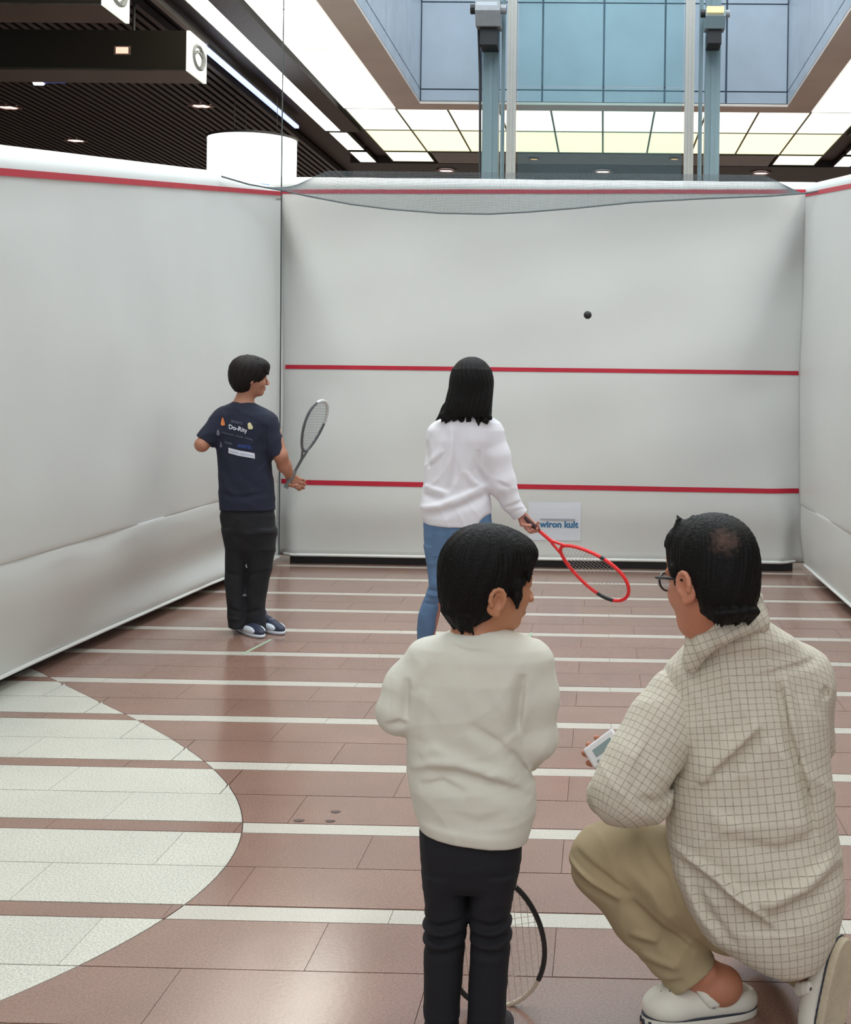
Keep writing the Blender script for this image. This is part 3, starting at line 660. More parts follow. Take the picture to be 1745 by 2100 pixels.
def head_sdf(B, H, earz=-.01, eary=-.008, jaw=1., child=False, ears=(1, 1)):
    k = H.s; A = H.ax()
    B.ell(H.w(0, -.012, .028), V(.073, .092, .086)*k, A, .02)
    B.ell(H.w(0, .022, -.028), V(.060*jaw, .066, .078)*k, A, .03)
    B.ell(H.w(0, .058, -.088), V(.026, .026, .020)*k, A, .03)
    B.ell(H.w(0, .070, .045), V(.05, .02, .03)*k, A, .03)
    for s_ in (-1, 1):
        B.ell(H.w(.036*s_, .060, -.030), V(.024, .022, .026)*k, A, .02)
        B.ell(H.w(.031*s_, .096, .004), V(.017, .014, .010)*k, A, .012, '-')
        B.ell(H.w(.031*s_, .076, .003), V(.0135, .0135, .0125)*k, A, .004)
        B.cone(H.w(.016*s_, .086, .017), H.w(.048*s_, .076, .018), .007*k, .006*k, .01)
        B.ell(H.w(.011*s_, .101, -.035), V(.008, .009, .007)*k, A, .006)
    n0 = .094 if not child else .088
    B.cone(H.w(0, n0-.010, .008), H.w(0, n0+.014, -.027), .006*k, .0095*k, .01)
    B.cone(H.w(-.016, .085, -.053), H.w(.016, .085, -.053), .006*k, .006*k, .008).cone(H.w(-.013, .083, -.066), H.w(.013, .083, -.066), .0075*k, .0075*k, .008)
    B.cone(H.w(-.02, .098, -.0595), H.w(.02, .098, -.0595), .003*k, .003*k, .004, '-')
    for s_ in (-1, 1):
        o = lambda r, f, u: H.w((.071+r)*s_, eary+f, earz+u)
        B.ell(o(.006, -.004, 0), V(.008, .019, .030)*k, (H.r*1+H.f*.25*s_*-1, H.f, H.u+H.f*-.15), .004)
        pts = [o(.013, -.002+.017*math.cos(t), .008+.022*math.sin(t)) for t in np.linspace(-.6, 3.9, 9)]
        B.chain(pts, [.0052*k]*9, .002); B.cone(o(.010, .012, -.012), o(.013, .010, -.002), .0045*k, .0035*k, .003)
        B.ell(o(.017, .0005, .001), V(.0095, .0105, .016)*k, H.ax(), .003, '-')
        B.ell(o(.008, .003, -.026), V(.006, .008, .008)*k, H.ax(), .004)
def face_parts(H, par, m_iris_=None, child=False):
    k = H.s
    for s_ in (-1, 1):
        b = SD(); b.ell(H.w(.031*s_, .0785, .003), V(.0115, .0115, .0095)*k, H.ax(), .004); link('eye', b.mesh('eye', .0022), m_eyew, par)
        b = SD(); b.ell(H.w(.031*s_, .0875, .003), V(.0052, .003, .0052)*k, H.ax(), .004); link('iris', b.mesh('iris', .0015), m_iris, par)
        b = SD(); b.cone(H.w(.016*s_, .0925, .026), H.w(.046*s_, .081, .028), .0028*k, .0022*k, .004); link('eyebrow', b.mesh('eyebrow', .0018), m_brow, par)
    b = SD(); b.cone(H.w(-.014, .0885, -.054), H.w(.014, .0885, -.054), .004*k, .004*k, .003).cone(H.w(-.012, .0885, -.0655), H.w(.012, .0885, -.0655), .005*k, .005*k, .003)
    link('lips', b.mesh('lips', .0018), m_lip, par)
def hand(B, wr, d, pn, side, s=1., curl=1., thumb=1, spread=1.):
    """wr wrist point, d hand direction, pn palm normal (fingers curl that way), side = towards the index finger"""
    d = nrm(d); pn = nrm(V(pn)-d*(V(pn)@d)); side = nrm(np.cross(d, pn))*thumb
    wr = V(wr)
    for o_ in (-.024, -.008, .008, .024):
        B.cone(wr+d*.012*s+side*o_*.7*s, wr+d*.078*s+side*o_*s, .0125*s, .0115*s, .010)
    L = [(.038, .023, .018), (.044, .028, .020), (.041, .026, .020), (.032, .020, .017)]
    for i, o_ in enumerate((.030, .010, -.010, -.029)):
        p = wr+d*(.083-.004*abs(i-1))*s+side*o_*s; ang = .35*curl
        for j, l in enumerate(L[i]):
            dd = nrm(d*math.cos(ang)+pn*math.sin(ang)+side*.06*(1.5-i)*(1-curl)); q_ = p+dd*l*s
            B.cone(p, q_, (.0092-.0006*j)*s, (.0086-.0006*j)*s, .0035); p = q_; ang += (1.05 if j == 0 else .95)*curl
    p = wr+d*.025*s+side*.026*s
    for l, v_ in ((.036, d*.75+side*.65+pn*.45), (.030, d*.65+pn*(.5+.5*curl)+side*(.3-.4*curl)), (.024, d*.5+pn*(.4+.5*curl)-side*.5*curl)):
        q_ = p+nrm(v_)*l*s; B.cone(p, q_, .0112*s, .0098*s, .005); p = q_
def tuft(B, a, b, r): B.cone(a, b, r, .0012, .006)
def hair_noise(H, A=.0022, n=46):
    def fn(x, y, z):
        p = (x-H.c[0], y-H.c[1], z-H.c[2]); r_ = p[0]*H.r[0]+p[1]*H.r[1]+p[2]*H.r[2]; f_ = p[0]*H.f[0]+p[1]*H.f[1]+p[2]*H.f[2]+.03; u_ = p[0]*H.u[0]+p[1]*H.u[1]+p[2]*H.u[2]
        az = np.arctan2(r_, f_); return A*np.sin(az*n+3*np.sin(u_*30)+2*np.sin(az*7))*np.clip(np.hypot(r_, f_)/.05, 0, 1)+A*.6*np.sin(az*17+u_*60)
    return fn

def fabric(name, rgb, **k): return mat(name, rgb, .85, bump=k.pop('bump', .12), bscale=k.pop('bscale', 350), sheen=k.pop('sheen', .0), **k)

def shoe(par, heel, toe, wd=.098, hgt=.075, m_up=None, m_sole=None, m_acc=None, label=None):
    heel, toe = V(heel), V(toe); d = nrm(toe-heel); u = V(0, 0, 1); sd = np.cross(d, u); L = np.linalg.norm(toe-heel)
    o = lambda a, s_, z: heel+d*a*L+sd*s_+u*z
    B = SD(); B.ell(o(.28, 0, hgt*.52), (.085*wd/.098*1.0, wd*.40, hgt*.55), (d, sd, u), .02).ell(o(.70, 0, hgt*.36), (L*.30, wd*.46, hgt*.42), (d, sd, u), .03).cone(o(.22, 0, hgt*.6), o(.26, 0, hgt*1.15), wd*.36, wd*.33, .015).ell(o(.45, 0, hgt*.55), (L*.3, wd*.36, hgt*.5), (d, sd, u), .03)
    B.cut(o(0, 0, .012), (0, 0, -1)); s_ = link('shoe', B.mesh('shoe', .005), m_up, par, label=label)
    B = SD(); B.ell(o(.28, 0, .014), (L*.30, wd*.42, .03), (d, sd, u), .03).ell(o(.68, 0, .014), (L*.33, wd*.5, .03), (d, sd, u), .03)
    B.cut(o(0, 0, .024), (0, 0, 1), .004).cut(o(0, 0, .001), (0, 0, -1), .003); link('sole', B.mesh('sole', .005), m_sole, s_)
    if m_acc:
        for sg in (-1, 1):
            for nm_, cc_, rr_, aa_ in (('side_panel', o(.66, sg*wd*.30, hgt*.42), (L*.24, .023, hgt*.28), (d+sd*.2*-sg, sd, u)), ('heel_patch', o(.16, sg*wd*.24, hgt*.6), (.035, .02, .022), (d, sd, u))):
                B = SD(); B.ell(cc_, rr_, aa_, .01); link(nm_, B.mesh('p', .004), m_acc, s_)
        b_ = MB()
        for k_ in range(4): q_ = .42+.07*k_; b_.tube([o(q_, -.018, hgt*(.98-.35*(q_-.35))), o(q_+.02, .0, hgt*(1.04-.35*(q_-.35))), o(q_, .018, hgt*(.98-.35*(q_-.35)))], .003, 6)
        b_.build('lace', m_acc, s_)
    return s_
#PEOPLE_START
def body_legs(B, hips, knees, ankles, toes, r=(.07, .05, .04, .03)):
    for h_, k_, a_, t_ in zip(hips, knees, ankles, toes): B.chain([h_, k_, a_, t_], r, .02)

# ---------------- player in navy
Y = 7.95
pl = empty('person', tuple(G(525, 1300)), label='player in navy T-shirt with sponsor prints and black trousers, racket raised by the left wall', cat='person')
m_sk1 = skinmat('skin_tan', (176, 122, 98))
H = Head(P(514, 774, Y), (.9, .43, -.06), (0, 0, 1), 1.0)
B = SD(); head_sdf(B, H)
B.cone(P(506, 798, 7.96), P(497, 842, Y), .050, .062, .03)
B.chain([P(497, 850, Y), P(500, 930, Y), P(507, 1050, Y)], [.085, .08, .085], .04)
B.cone(P(462, 858, Y), P(545, 862, Y), .05, .05, .03)
B.chain([P(455, 862, 7.93), P(414, 912, 7.86), P(446, 893, 8.1)], [.042, .040, .030], .02)
B.chain([P(556, 870, 7.95), P(575, 934, 7.93), P(583, 955, 7.98), P(594, 974, 8.04)], [.045, .041, .040, .028], .02)
body_legs(B, [P(487, 1055, Y), P(535, 1055, Y)], [P(484, 1165, Y), P(532, 1168, Y)], [P(486, 1270, 7.96), P(526, 1274, 7.96)], [P(496, 1284, 7.93), P(534, 1284, 7.93)], (.07, .05, .026, .014))
RD = nrm(P(645, 868, 8.0)-P(592, 992, 8.02))
hand(B, P(590, 972, 8.05), (.5, .25, -.5), (.35, -.9, .3), 0, 1.0, 1.15, thumb=1)
hand(B, P(448, 892, 8.1), (.6, .3, .5), (.3, .3, -.6), 0, .95, .8, thumb=-1)
link('body', B.mesh('body', .0045), m_sk1, pl); face_parts(H, pl)
B = SD(); k = 1
B.ell(H.w(0, -.016, .038), (.104, .116, .098), H.ax(), .02).ell(H.w(0, -.048, -.022), (.080, .072, .076), H.ax(), .045)
B.ell(H.w(0, .052, .075), (.072, .055, .036), H.ax(), .03)
B.ell(H.w(0, .13, -.045), (.13, .075, .085), H.ax(), .012, '-').ell(H.w(.08, .02, -.055), (.05, .035, .035), H.ax(), .015, '-').ell(H.w(-.08, .02, -.055), (.05, .035, .035), H.ax(), .015, '-')
for a_ in np.linspace(-2.6, 2.6, 30):
    p0 = H.w(.076*math.sin(a_), -.03-.070*math.cos(a_)*.9, -.01+.01*math.sin(5*a_)); tuft(B, p0, H.w(.066*math.sin(a_), -.030-.056*math.cos(a_), -.088+.010*math.sin(9*a_)) if abs(a_) < 1.3 else H.w(.088*math.sin(a_), -.02-.09*math.cos(a_), -.02), .016)
for a_ in np.linspace(-.8, .9, 9): tuft(B, H.w(a_*.07, .055, .075), H.w(a_*.09, .104-.02*a_*a_, .026+.008*math.sin(8*a_)), .015)
for i in range(9): tuft(B, H.w(-.05+.0125*i, -.03+.006*i, .112), H.w(-.06+.015*i, -.03, .138-.0016*(i-4)**2), .012)
B.disp(hair_noise(H)); link('hair', B.mesh('hair', .004), m_hair2, pl)
m_navy = fabric('navy_cotton', (24, 30, 50), noise=.1, nscale=9); m_blkt = fabric('black_trousers', (19, 20, 25), noise=.1, nscale=8)
B = SD(); B.loft([(822, 484, 514, Y, .055), (828, 470, 524, Y, .07), (836, 454, 542, Y, .085), (850, 444, 558, Y, .1), (868, 440, 563, Y, .112), (890, 440, 558, Y, .116), (912, 443, 555, Y, .115), (940, 447, 554, Y, .113), (968, 449, 558, Y, .113), (992, 449, 561, Y, .116), (1020, 450, 563, Y, .12), (1046, 452, 564, Y, .12)], .02)
B.cone(P(458, 860, 7.93), P(419, 906, 7.88), .072, .062, .03, cap=True).cone(P(545, 868, 7.95), P(570, 936, 7.93), .078, .052, .03, cap=True)
B.fold([(446, 920, Y), (470, 950, Y), (482, 985, Y)], -.006, .014).fold([(553, 925, Y), (540, 960, Y)], -.006, .014).fold([(452, 1005, Y), (500, 1018, Y), (556, 1008, Y)], -.006, .012).fold([(450, 868, Y), (447, 905, Y)], -.006, .01).fold([(551, 870, Y), (551, 915, Y)], -.005, .01)
B.cone(P(500, 812, 7.955), P(498, 828, 7.95), .052, .056, .004, op='-').disp(wrinkle(.0022))
shirt1 = link('t_shirt', B.mesh('tshirt', .005), m_navy, pl)
B = SD(); B.cone(P(499, 826, Y)+V(-.055, -.03, 0), P(499, 828, Y)+V(.05, -.045, 0), .008, .008, .004); link('collar_rib', B.mesh('c', .004), m_navy, shirt1)
B = SD(); B.loft([(1038, 455, 561, Y, .108), (1060, 453, 563, Y, .115), (1090, 457, 566, Y, .118), (1125, 470, 556, Y, .09), (1150, 484, 540, Y, .04)], .02)
B.loft([(1085, 458, 512, Y, .1), (1127, 462, 512, Y, .085), (1172, 463, 508, Y, .078), (1218, 464, 506, Y-.01, .074), (1250, 467, 508, Y-.01, .074), (1286, 470, 508, Y-.02, .076)], .025)
B.loft([(1085, 510, 566, Y, .1), (1127, 510, 564, Y, .085), (1172, 509, 556, Y, .078), (1218, 506, 545, Y, .074), (1250, 505, 543, Y, .074), (1290, 503, 545, Y-.01, .076)], .025)
B.fold([(466, 1168, Y), (500, 1178, Y)], -.005, .01).fold([(512, 1178, Y), (552, 1166, Y)], -.005, .01).fold([(468, 1240, Y), (503, 1250, Y)], -.006, .008).fold([(506, 1255, Y), (541, 1245, Y)], -.006, .008).fold([(470, 1262, Y), (503, 1266, Y)], .006, .007).disp(wrinkle(.003))
tr1 = link('trousers', B.mesh('trousers', .0055), m_blkt, pl)
m_shn = mat('shoe_navy', (34, 40, 62), .6); m_shw = mat('shoe_white', (205, 212, 222), .5)
shoe(pl, G(482, 1287), G(538, 1310), .098, .085, m_shn, m_shw, m_shw, 'left sneaker'); shoe(pl, G(520, 1284), G(580, 1303), .098, .085, m_shn, m_shw, m_shw, 'right sneaker')
def print_on(target, depth, items, par, off=.0025, sub=None):
    vs = [v_.co.copy() for v_ in target.data.vertices]; fs = [tuple(p_.vertices) for p_ in target.data.polygons]; bv = BVHTree.FromPolygons(vs, fs)
    for name, v, f, m_ in items:
        pts = []
        for px, py in v:
            p = P(px, py, depth-.6); hit = bv.ray_cast(Vector(p), Vector((0, 1, 0)))[0]
            o_ = P(px, py, hit.y if hit else depth); h2 = bv.ray_cast(Vector((o_[0], depth-.6, o_[2])), Vector((0, 1, 0)))[0]
            yy = (h2.y if h2 else depth-.1)-off; pts.append((o_[0], yy, o_[2]))
        link(name, mesh(name, pts, f), m_, par)
def ptext(s_, x0, y0, x1, y1, h, bold=.0, slant=0):
    v, f = textmesh(s_, 1, bold); v = v-v.min(0); w_, hh = v[:, 0].max(), v[:, 1].max(); out = []
    for x, y, _ in v: t = x/w_; out.append((x0+(x1-x0)*t, y0+(y1-y0)*t-y/hh*h))
    return out, f
def pquad(x0, y0, x1, y1, h, n=8):
    v = [(x0+(x1-x0)*i/n, y0+(y1-y0)*i/n+h*j) for j in (0, 1) for i in range(n+1)]; return v, [(i, i+1, n+2+i, n+1+i) for i in range(n)]
m_pw = mat('print_white', (212, 216, 226), .6); m_pg = mat('print_grey', (110, 112, 124), .6); m_pb = mat('print_blue', (44, 74, 150), .6); m_po = mat('print_orange', (216, 128, 72), .6); m_py = mat('print_yellow', (206, 200, 158), .6)
def blob(cx, cy, rx, ry, n=12, k=.2, ph=0): return [(cx+rx*math.cos(a)*(1+k*math.sin(3*a+ph)), cy+ry*math.sin(a)*(1+k*math.sin(3*a+ph))) for a in np.linspace(0, 2*math.pi, n+1)[:-1]], [tuple(range(n))[::-1]]
it = [('flame_mark',)+blob(456.5, 866, 4, 8.5, k=.25)+(m_po,), ('emblem',)+blob(521.5, 873.5, 6.5, 7)+(m_py,),
      ('print_text',)+ptext('Do-Rity', 470, 882, 512, 890, 12, .02)+(m_pw,), ('print_text',)+ptext('SPORTS', 475, 866, 500, 871, 5)+(m_pg,),
      ('print_text',)+ptext('squash club team', 454, 889, 527, 904, 4.5)+(m_pg,), ('print_text',)+ptext('ACADEMY', 460, 909, 478, 913, 5)+(m_pg,),
      ('print_text',)+ptext('SPORTEX', 491, 917, 520, 921, 7, .03)+(m_pb,), ('print_bar',)+pquad(469, 918, 526, 929, 11)+(m_pw,),
      ('side_mark',)+blob(446.5, 888, 3, 6)+(m_pg,), ('side_mark',)+blob(451, 913, 2.5, 6)+(m_pg,)]
print_on(shirt1, Y, it, shirt1)
v_, f_ = ptext('assist sports', 473, 928, 523, 938, 6, .0); print_on(shirt1, Y, [('bar_text', v_, f_, mat('bar_ink', (150, 156, 190), .6))], shirt1, .004)
print_on(tr1, Y, [('trouser_print',)+blob(507, 1160, 4, 3.5)+(m_pw,), ('trouser_print',)+blob(507, 1218, 4.5, 2.5)+(m_pg,)], tr1)
racket(P(625, 925, 8.02), P(661, 822, 7.98), P(586, 1000, 8.04), nrm(V(.86, -.35, -.3)), .205, m_rg, "grey racket with pale strings held up in the navy shirted player's right hand", rt=.0085, m_grip=mat('grip_grey', (120, 126, 128), .6), strr=.0013, strm=mat('string_grey', (150, 156, 158), .5), fork=.045,
       fcols=[(26, 44, m_rw)])

# ---------------- woman in white
FS = 1.4
Y = 7.1
wo = empty('person', tuple(G(930, 1362)), label='woman in white shirt and blue jeans seen from behind, holding out a red racket', cat='person')
m_sk2 = skinmat('skin_pink', (186, 128, 110))
H = Head(P(967, 781, Y), (.12, .99, -.02), (0, 0, 1), .97)
B = SD(); head_sdf(B, H)
B.cone(P(966, 800, Y), P(960, 858, Y), .045, .052, .03).chain([P(955, 880, Y), P(942, 960, Y), P(940, 1080, Y)], [.075, .07, .085], .04).cone(P(905, 882, Y), P(1002, 885, Y), .04, .04, .03)
B.chain([P(1003, 890, Y), P(1028, 985, Y), P(1067, 1053, 7.12)], [.038, .034, .026], .02).chain([P(900, 890, Y), P(898, 975, 7.14), P(935, 958, 7.4)], [.036, .03, .025], .02)
body_legs(B, [P(910, 1090, Y), P(975, 1090, Y)], [P(898, 1210, Y-.02), P(975, 1215, 7.1)], [P(872, 1345, 7.12), P(980, 1345, 7.15)], [P(872, 1362, 7.3), P(985, 1362, 7.3)], (.06, .04, .026, .022))
ga, gb = P(1074, 1062, 7.12), P(1112, 1098, 7.12)
hand(B, P(1067, 1052, 7.13), (.55, .12, -.75), (.5, -.75, .35), 0, .98, 1.0, thumb=1)
hand(B, P(935, 958, 7.4), (.8, .4, .2), (0, .2, 1), 0, .9, .6, thumb=-1)
link('body', B.mesh('body', .0045), m_sk2, wo); face_parts(H, wo)
B = SD(); B.ell(P(967, 777, Y-.01), (.111, .122, .119), None, .02)
B.loft([(762, 932, 1003, Y-.01, .095), (780, 925, 1009, Y-.015, .10), (792, 922, 1010, Y-.02, .10), (806, 918, 1010.5, Y-.03, .095), (826, 913, 1009, Y-.04, .085), (842, 909, 1008, Y-.05, .07), (854, 912, 1005, Y-.055, .055)], .03)
for (x0, y0, x1, y1, r) in ((915, 835, 894, 862, .02), (917, 840, 903, 868, .022), (925, 842, 913, 868, .02), (935, 845, 930, 864, .018), (947, 845, 944, 871, .016), (962, 848, 957, 870, .016), (978, 848, 981, 874, .018), (990, 848, 999, 872, .018), (1000, 845, 1009, 862, .014), (921, 838, 899, 856, .016)):
    m1 = ((x0+x1)/2+1.5, (y0+y1)/2+3); B.cone(P(x0, y0, Y-.06), P(*m1, Y-.08), r*1.15, r*.75, .012); B.cone(P(*m1, Y-.08), P(x1, y1, Y-.085), r*.75, .002, .008)
B.ell(H.w(0, .16, -.04), (.06, .11, .12), H.ax(), .015, '-')
B.disp(lambda x, y, z: .0022*np.sin(np.arctan2(x-P(967, 780, Y)[0], Y-y+.02)*34+3*np.sin(z*20))); link('hair', B.mesh('hair', .0045), m_hair, wo)
m_ws = fabric('white_shirt', (226, 225, 232), noise=.03, nscale=6); m_jean = fabric('blue_denim', (92, 122, 158), noise=.16, nscale=14)
B = SD(); B.loft([(846, 938, 990, Y, .05), (856, 915, 1010, Y, .07), (866, 893, 1024, Y, .09), (882, 880, 1032, Y, .1), (905, 874, 1028, Y, .108), (940, 871, 1014, Y, .108), (975, 869, 1006, Y, .105), (1000, 867, 1005, Y, .108), (1020, 864, 1006, Y, .118), (1042, 861, 1008, Y, .128), (1062, 864, 1008, Y, .13), (1078, 872, 1006, Y, .128)], .02)
B.chain([P(1005, 888, Y), P(1015, 935, Y), P(1029, 990, Y), P(1046, 1028, Y)], [.070, .078, .075, .056], .025).cone(P(1046, 1028, Y), P(1063, 1051, 7.11), .056, .044, .01, cap=True)
B.chain([P(902, 890, Y), P(901, 950, Y+.01), P(902, 978, 7.14), P(932, 960, 7.36)], [.07, .066, .06, .04], .025)
B.fold([(934, 870, Y), (931, 930, Y), (927, 993, Y)], .009, .010).fold([(946, 885, Y), (940, 990, Y)], -.006, .012).fold([(866, 1040, Y), (905, 1032, Y), (945, 1018, Y), (1002, 994, Y)], .013, .015).fold([(878, 1052, Y), (945, 1036, Y), (1004, 1008, Y)], -.010, .014).fold([(872, 995, Y), (905, 1003, Y), (925, 1010, Y)], .010, .012).fold([(870, 1012, Y), (915, 1020, Y)], -.009, .012)
B.fold([(985, 920, Y), (984, 960, Y), (996, 990, Y)], -.010, .012).fold([(955, 960, Y), (975, 985, Y), (998, 1000, Y)], .007, .012).fold([(878, 900, Y), (884, 960, Y)], -.007, .012).fold([(915, 920, Y), (885, 950, Y)], .006, .012).fold([(1020, 985, Y), (1050, 1000, Y)], -.006, .010).fold([(1035, 1040, Y), (1068, 1028, Y)], -.005, .008).disp(wrinkle(.0025))
B.cut(P(935, 1079, Y), (-.08, 0, -1)).cone(P(1010, 1085, Y-.2), P(1010, 1085, Y+.2), .075, .075, .02, '-').cone(P(965, 846, Y), P(965, 856, Y), .045, .05, .004, '-')
link('shirt', B.mesh('shirt', .005), m_ws, wo)
B = SD(); B.cone(P(1060, 1047, 7.108), P(1067, 1056, 7.115), .046, .044, .003, cap=True); link('cuff', B.mesh('cuff', .004), m_ws, wo)
B = SD(); B.loft([(1040, 872, 1006, Y, .1), (1070, 868, 1009, Y, .12), (1100, 868, 1012, Y, .125), (1130, 872, 1013, Y, .115), (1150, 875, 1010, Y, .1)], .02)
B.loft([(1120, 872, 948, Y, .1), (1160, 876, 940, Y, .088), (1200, 880, 922, Y-.01, .072), (1218, 874, 912, Y-.01, .068), (1235, 866, 905, Y, .066), (1258, 858, 900, Y, .064), (1290, 854, 894, Y+.01, .058), (1320, 856, 888, Y+.02, .048), (1350, 858, 885, Y+.02, .043)], .02)
B.loft([(1120, 944, 1012, Y, .1), (1160, 945, 1008, Y, .088), (1215, 952, 1000, Y, .072), (1258, 952, 1002, Y, .066), (1300, 958, 1000, Y, .055), (1350, 965, 995, Y+.03, .043)], .02)
B.fold([(880, 1205, Y), (915, 1208, Y)], -.006, .006).fold([(876, 1214, Y), (912, 1220, Y)], .004, .006).fold([(868, 1232, Y), (905, 1236, Y)], -.004, .006).disp(wrinkle(.002)); jn = link('jeans', B.mesh('jeans', .005), m_jean, wo)
print_on(jn, Y, [('back_pocket',)+pquad(884, 1098, 924, 1100, 44, 8)+(m_jean,)], jn, .003)
shoe(wo, G(862, 1366), G(884, 1342)+V(0, .08, 0), .09, .07, m_shw, m_shw, None, 'left shoe'); shoe(wo, G(974, 1366), G(996, 1342)+V(0, .08, 0), .09, .07, m_shw, m_shw, None, 'right shoe')
racket(P(1150, 1124, 7.12), P(1287, 1221, 7.0), P(1070, 1058, 7.13), nrm(V(.35, -.62, -.55)), .215, m_rr, "bright red racket held out low in the white shirted woman's right hand", rt=.0095, m_grip=mat('grip_dark', (62, 30, 34), .6), strr=.0009, strm=mat('string_dim', (150, 140, 135), .5),
       fcols=[(37, 42, m_blk), (15, 16, m_blk)])

# ---------------- boy
FS = 1.35
Y = 2.97
boy = empty('person', tuple(P(965, 2165, Y)), label='small boy in cream long sleeved top and black trousers, back turned, looking right', cat='person')
m_sk3 = skinmat('skin_boy', (190, 132, 98))
H = Head(P(1004, 1192, Y), (.87, .47, -.10), (.02, -.03, 1), 1.0)
B = SD(); head_sdf(B, H, earz=-.034, eary=-.012, jaw=1.0, child=True)
B.cone(P(985, 1240, Y), P(975, 1312, Y), .047, .052, .03).cone(P(975, 1312, Y), P(960, 1400, Y), .052, .07, .03)
B.chain([P(962, 1400, Y), P(962, 1560, Y), P(968, 1720, Y)], [.075, .075, .08], .03).cone(P(890, 1365, Y), P(1060, 1370, Y), .035, .035, .03)
B.chain([P(868, 1375, Y), P(815, 1462, 2.95), P(880, 1490, 3.14), P(955, 1500, 3.20)], [.033, .030, .026, .022], .02).chain([P(1080, 1380, Y), P(1100, 1520, 2.97), P(1080, 1552, 3.1), P(1022, 1545, 3.2)], [.033, .030, .026, .022], .02)
body_legs(B, [P(920, 1740, Y), P(1015, 1740, Y)], [P(915, 1910, Y-.01), P(1005, 1910, Y)], [P(908, 2120, Y), P(998, 2115, Y)], [P(905, 2150, 3.07), P(1000, 2150, 3.07)], (.048, .034, .026, .02))
hand(B, P(957, 1502, 3.2), (.85, .35, -.25), (.2, -.9, 0), 0, .72, 1.0, thumb=1); hand(B, P(1020, 1545, 3.2), (-.85, .35, -.1), (-.2, -.9, 0), 0, .72, 1.0, thumb=-1)
link('body', B.mesh('body', .0032), m_sk3, boy); face_parts(H, boy, child=True)
B = SD(); B.ell(H.w(0, -.016, .034), (.089, .107, .096), H.ax(), .02).ell(H.w(0, -.042, -.028), (.075, .070, .080), H.ax(), .035).ell(H.w(0, .035, .070), (.076, .066, .042), H.ax(), .03)
B.ell(H.w(0, .125, -.075), (.14, .072, .088), H.ax(), .006, '-')
for s_ in (-1, 1): B.ell(H.w(.09*s_, .008, -.054), (.045, .034, .036), H.ax(), .006, '-'); B.chain([H.w(.072*s_, .035, .01), H.w(.075*s_, .036, -.02), H.w(.072*s_, .041, -.046)], [.014, .011, .002], .006)
B.ell(H.w(0, .03, -.125), (.12, .08, .06), H.ax(), .01, '-')
for a_ in np.linspace(-1, 1, 13): tuft(B, H.w(a_*.07, .052+.02*(1-a_*a_), .06), H.w(a_*.078, .088-.028*a_*a_, .012+.004*math.sin(9*a_)), .012)
for a_ in np.linspace(-1.15, 1.15, 21): tuft(B, H.w(.058*math.sin(a_), -.040-.052*math.cos(a_), -.072), H.w(.046*math.sin(a_), -.028-.038*math.cos(a_), -.112+.004*math.sin(9*a_)), .010)
B.disp(hair_noise(H, .0013, 60)); link('hair', B.mesh('hair', .003), m_hair, boy)
m_cream = fabric('cream_cotton', (217, 216, 204), noise=.03, nscale=8, bump=.10, bscale=500); m_dk = fabric('black_jeans', (17, 18, 26), noise=.10, nscale=9)
R_ = [(1288, 940, 1036, Y, .052), (1298, 915, 1062, Y, .064), (1310, 888, 1085, Y, .075), (1326, 864, 1108, Y, .084), (1345, 852, 1120, Y, .09), (1390, 848, 1112, Y, .1), (1440, 843, 1098, Y, .102), (1490, 837, 1086, Y, .1), (1540, 835, 1084, Y, .1), (1575, 834, 1090, Y, .104), (1610, 838, 1100, Y, .106), (1650, 848, 1101, Y, .106), (1690, 860, 1092, Y, .103), (1730, 868, 1078, Y, .1)]
B = SD(); B.loft(R_, .02)
B.chain([P(875, 1355, Y), P(842, 1405, Y), P(817, 1458, 2.955)], [.052, .052, .049], .03).cone(P(817, 1458, 2.955), P(850, 1478, 3.08), .049, .038, .015, cap=True)
B.chain([P(1085, 1362, Y), P(1092, 1430, Y), P(1100, 1515, 2.97)], [.056, .054, .047], .03).cone(P(1100, 1515, 2.97), P(1080, 1552, 3.08), .047, .036, .015, cap=True)
fd = B.fold
fd([(842, 1573, Y), (893, 1558, Y), (944, 1558, Y), (995, 1573, Y), (1059, 1600, Y), (1091, 1624, Y)], -.010, .011); fd([(850, 1560, Y), (900, 1544, Y), (950, 1543, Y), (1000, 1556, Y), (1060, 1582, Y)], .008, .012)
fd([(868, 1590, Y), (919, 1578, Y), (970, 1600, Y)], -.007, .008); fd([(1000, 1568, Y), (1030, 1560, Y), (1060, 1575, Y)], .005, .007); fd([(1078, 1369, Y), (1069, 1433, Y), (1064, 1492, Y)], -.012, .008); fd([(845, 1380, Y), (840, 1460, Y)], -.010, .007)
fd([(972, 1464, Y), (1027, 1503, Y), (1058, 1540, Y)], -.006, .010); fd([(960, 1476, Y), (1010, 1518, Y)], .005, .012); fd([(912, 1303, Y), (963, 1322, Y), (1027, 1326, Y)], -.005, .006); fd([(1050, 1520, Y), (1075, 1565, Y), (1090, 1600, Y)], -.008, .008)
fd([(870, 1530, Y), (900, 1515, Y), (960, 1540, Y)], .006, .012); fd([(930, 1640, Y), (990, 1660, Y), (1050, 1640, Y)], -.004, .014); fd([(860, 1672, Y), (940, 1684, Y), (1060, 1700, Y)], .004, .010); fd([(1000, 1395, Y), (1020, 1450, Y)], -.003, .012); fd([(880, 1400, Y), (870, 1500, Y)], .004, .015)
fd([(795, 1478, 2.95), (825, 1470, 2.95), (838, 1478, 2.95)], -.006, .006); fd([(880, 1345, Y), (855, 1400, Y)], .004, .010)
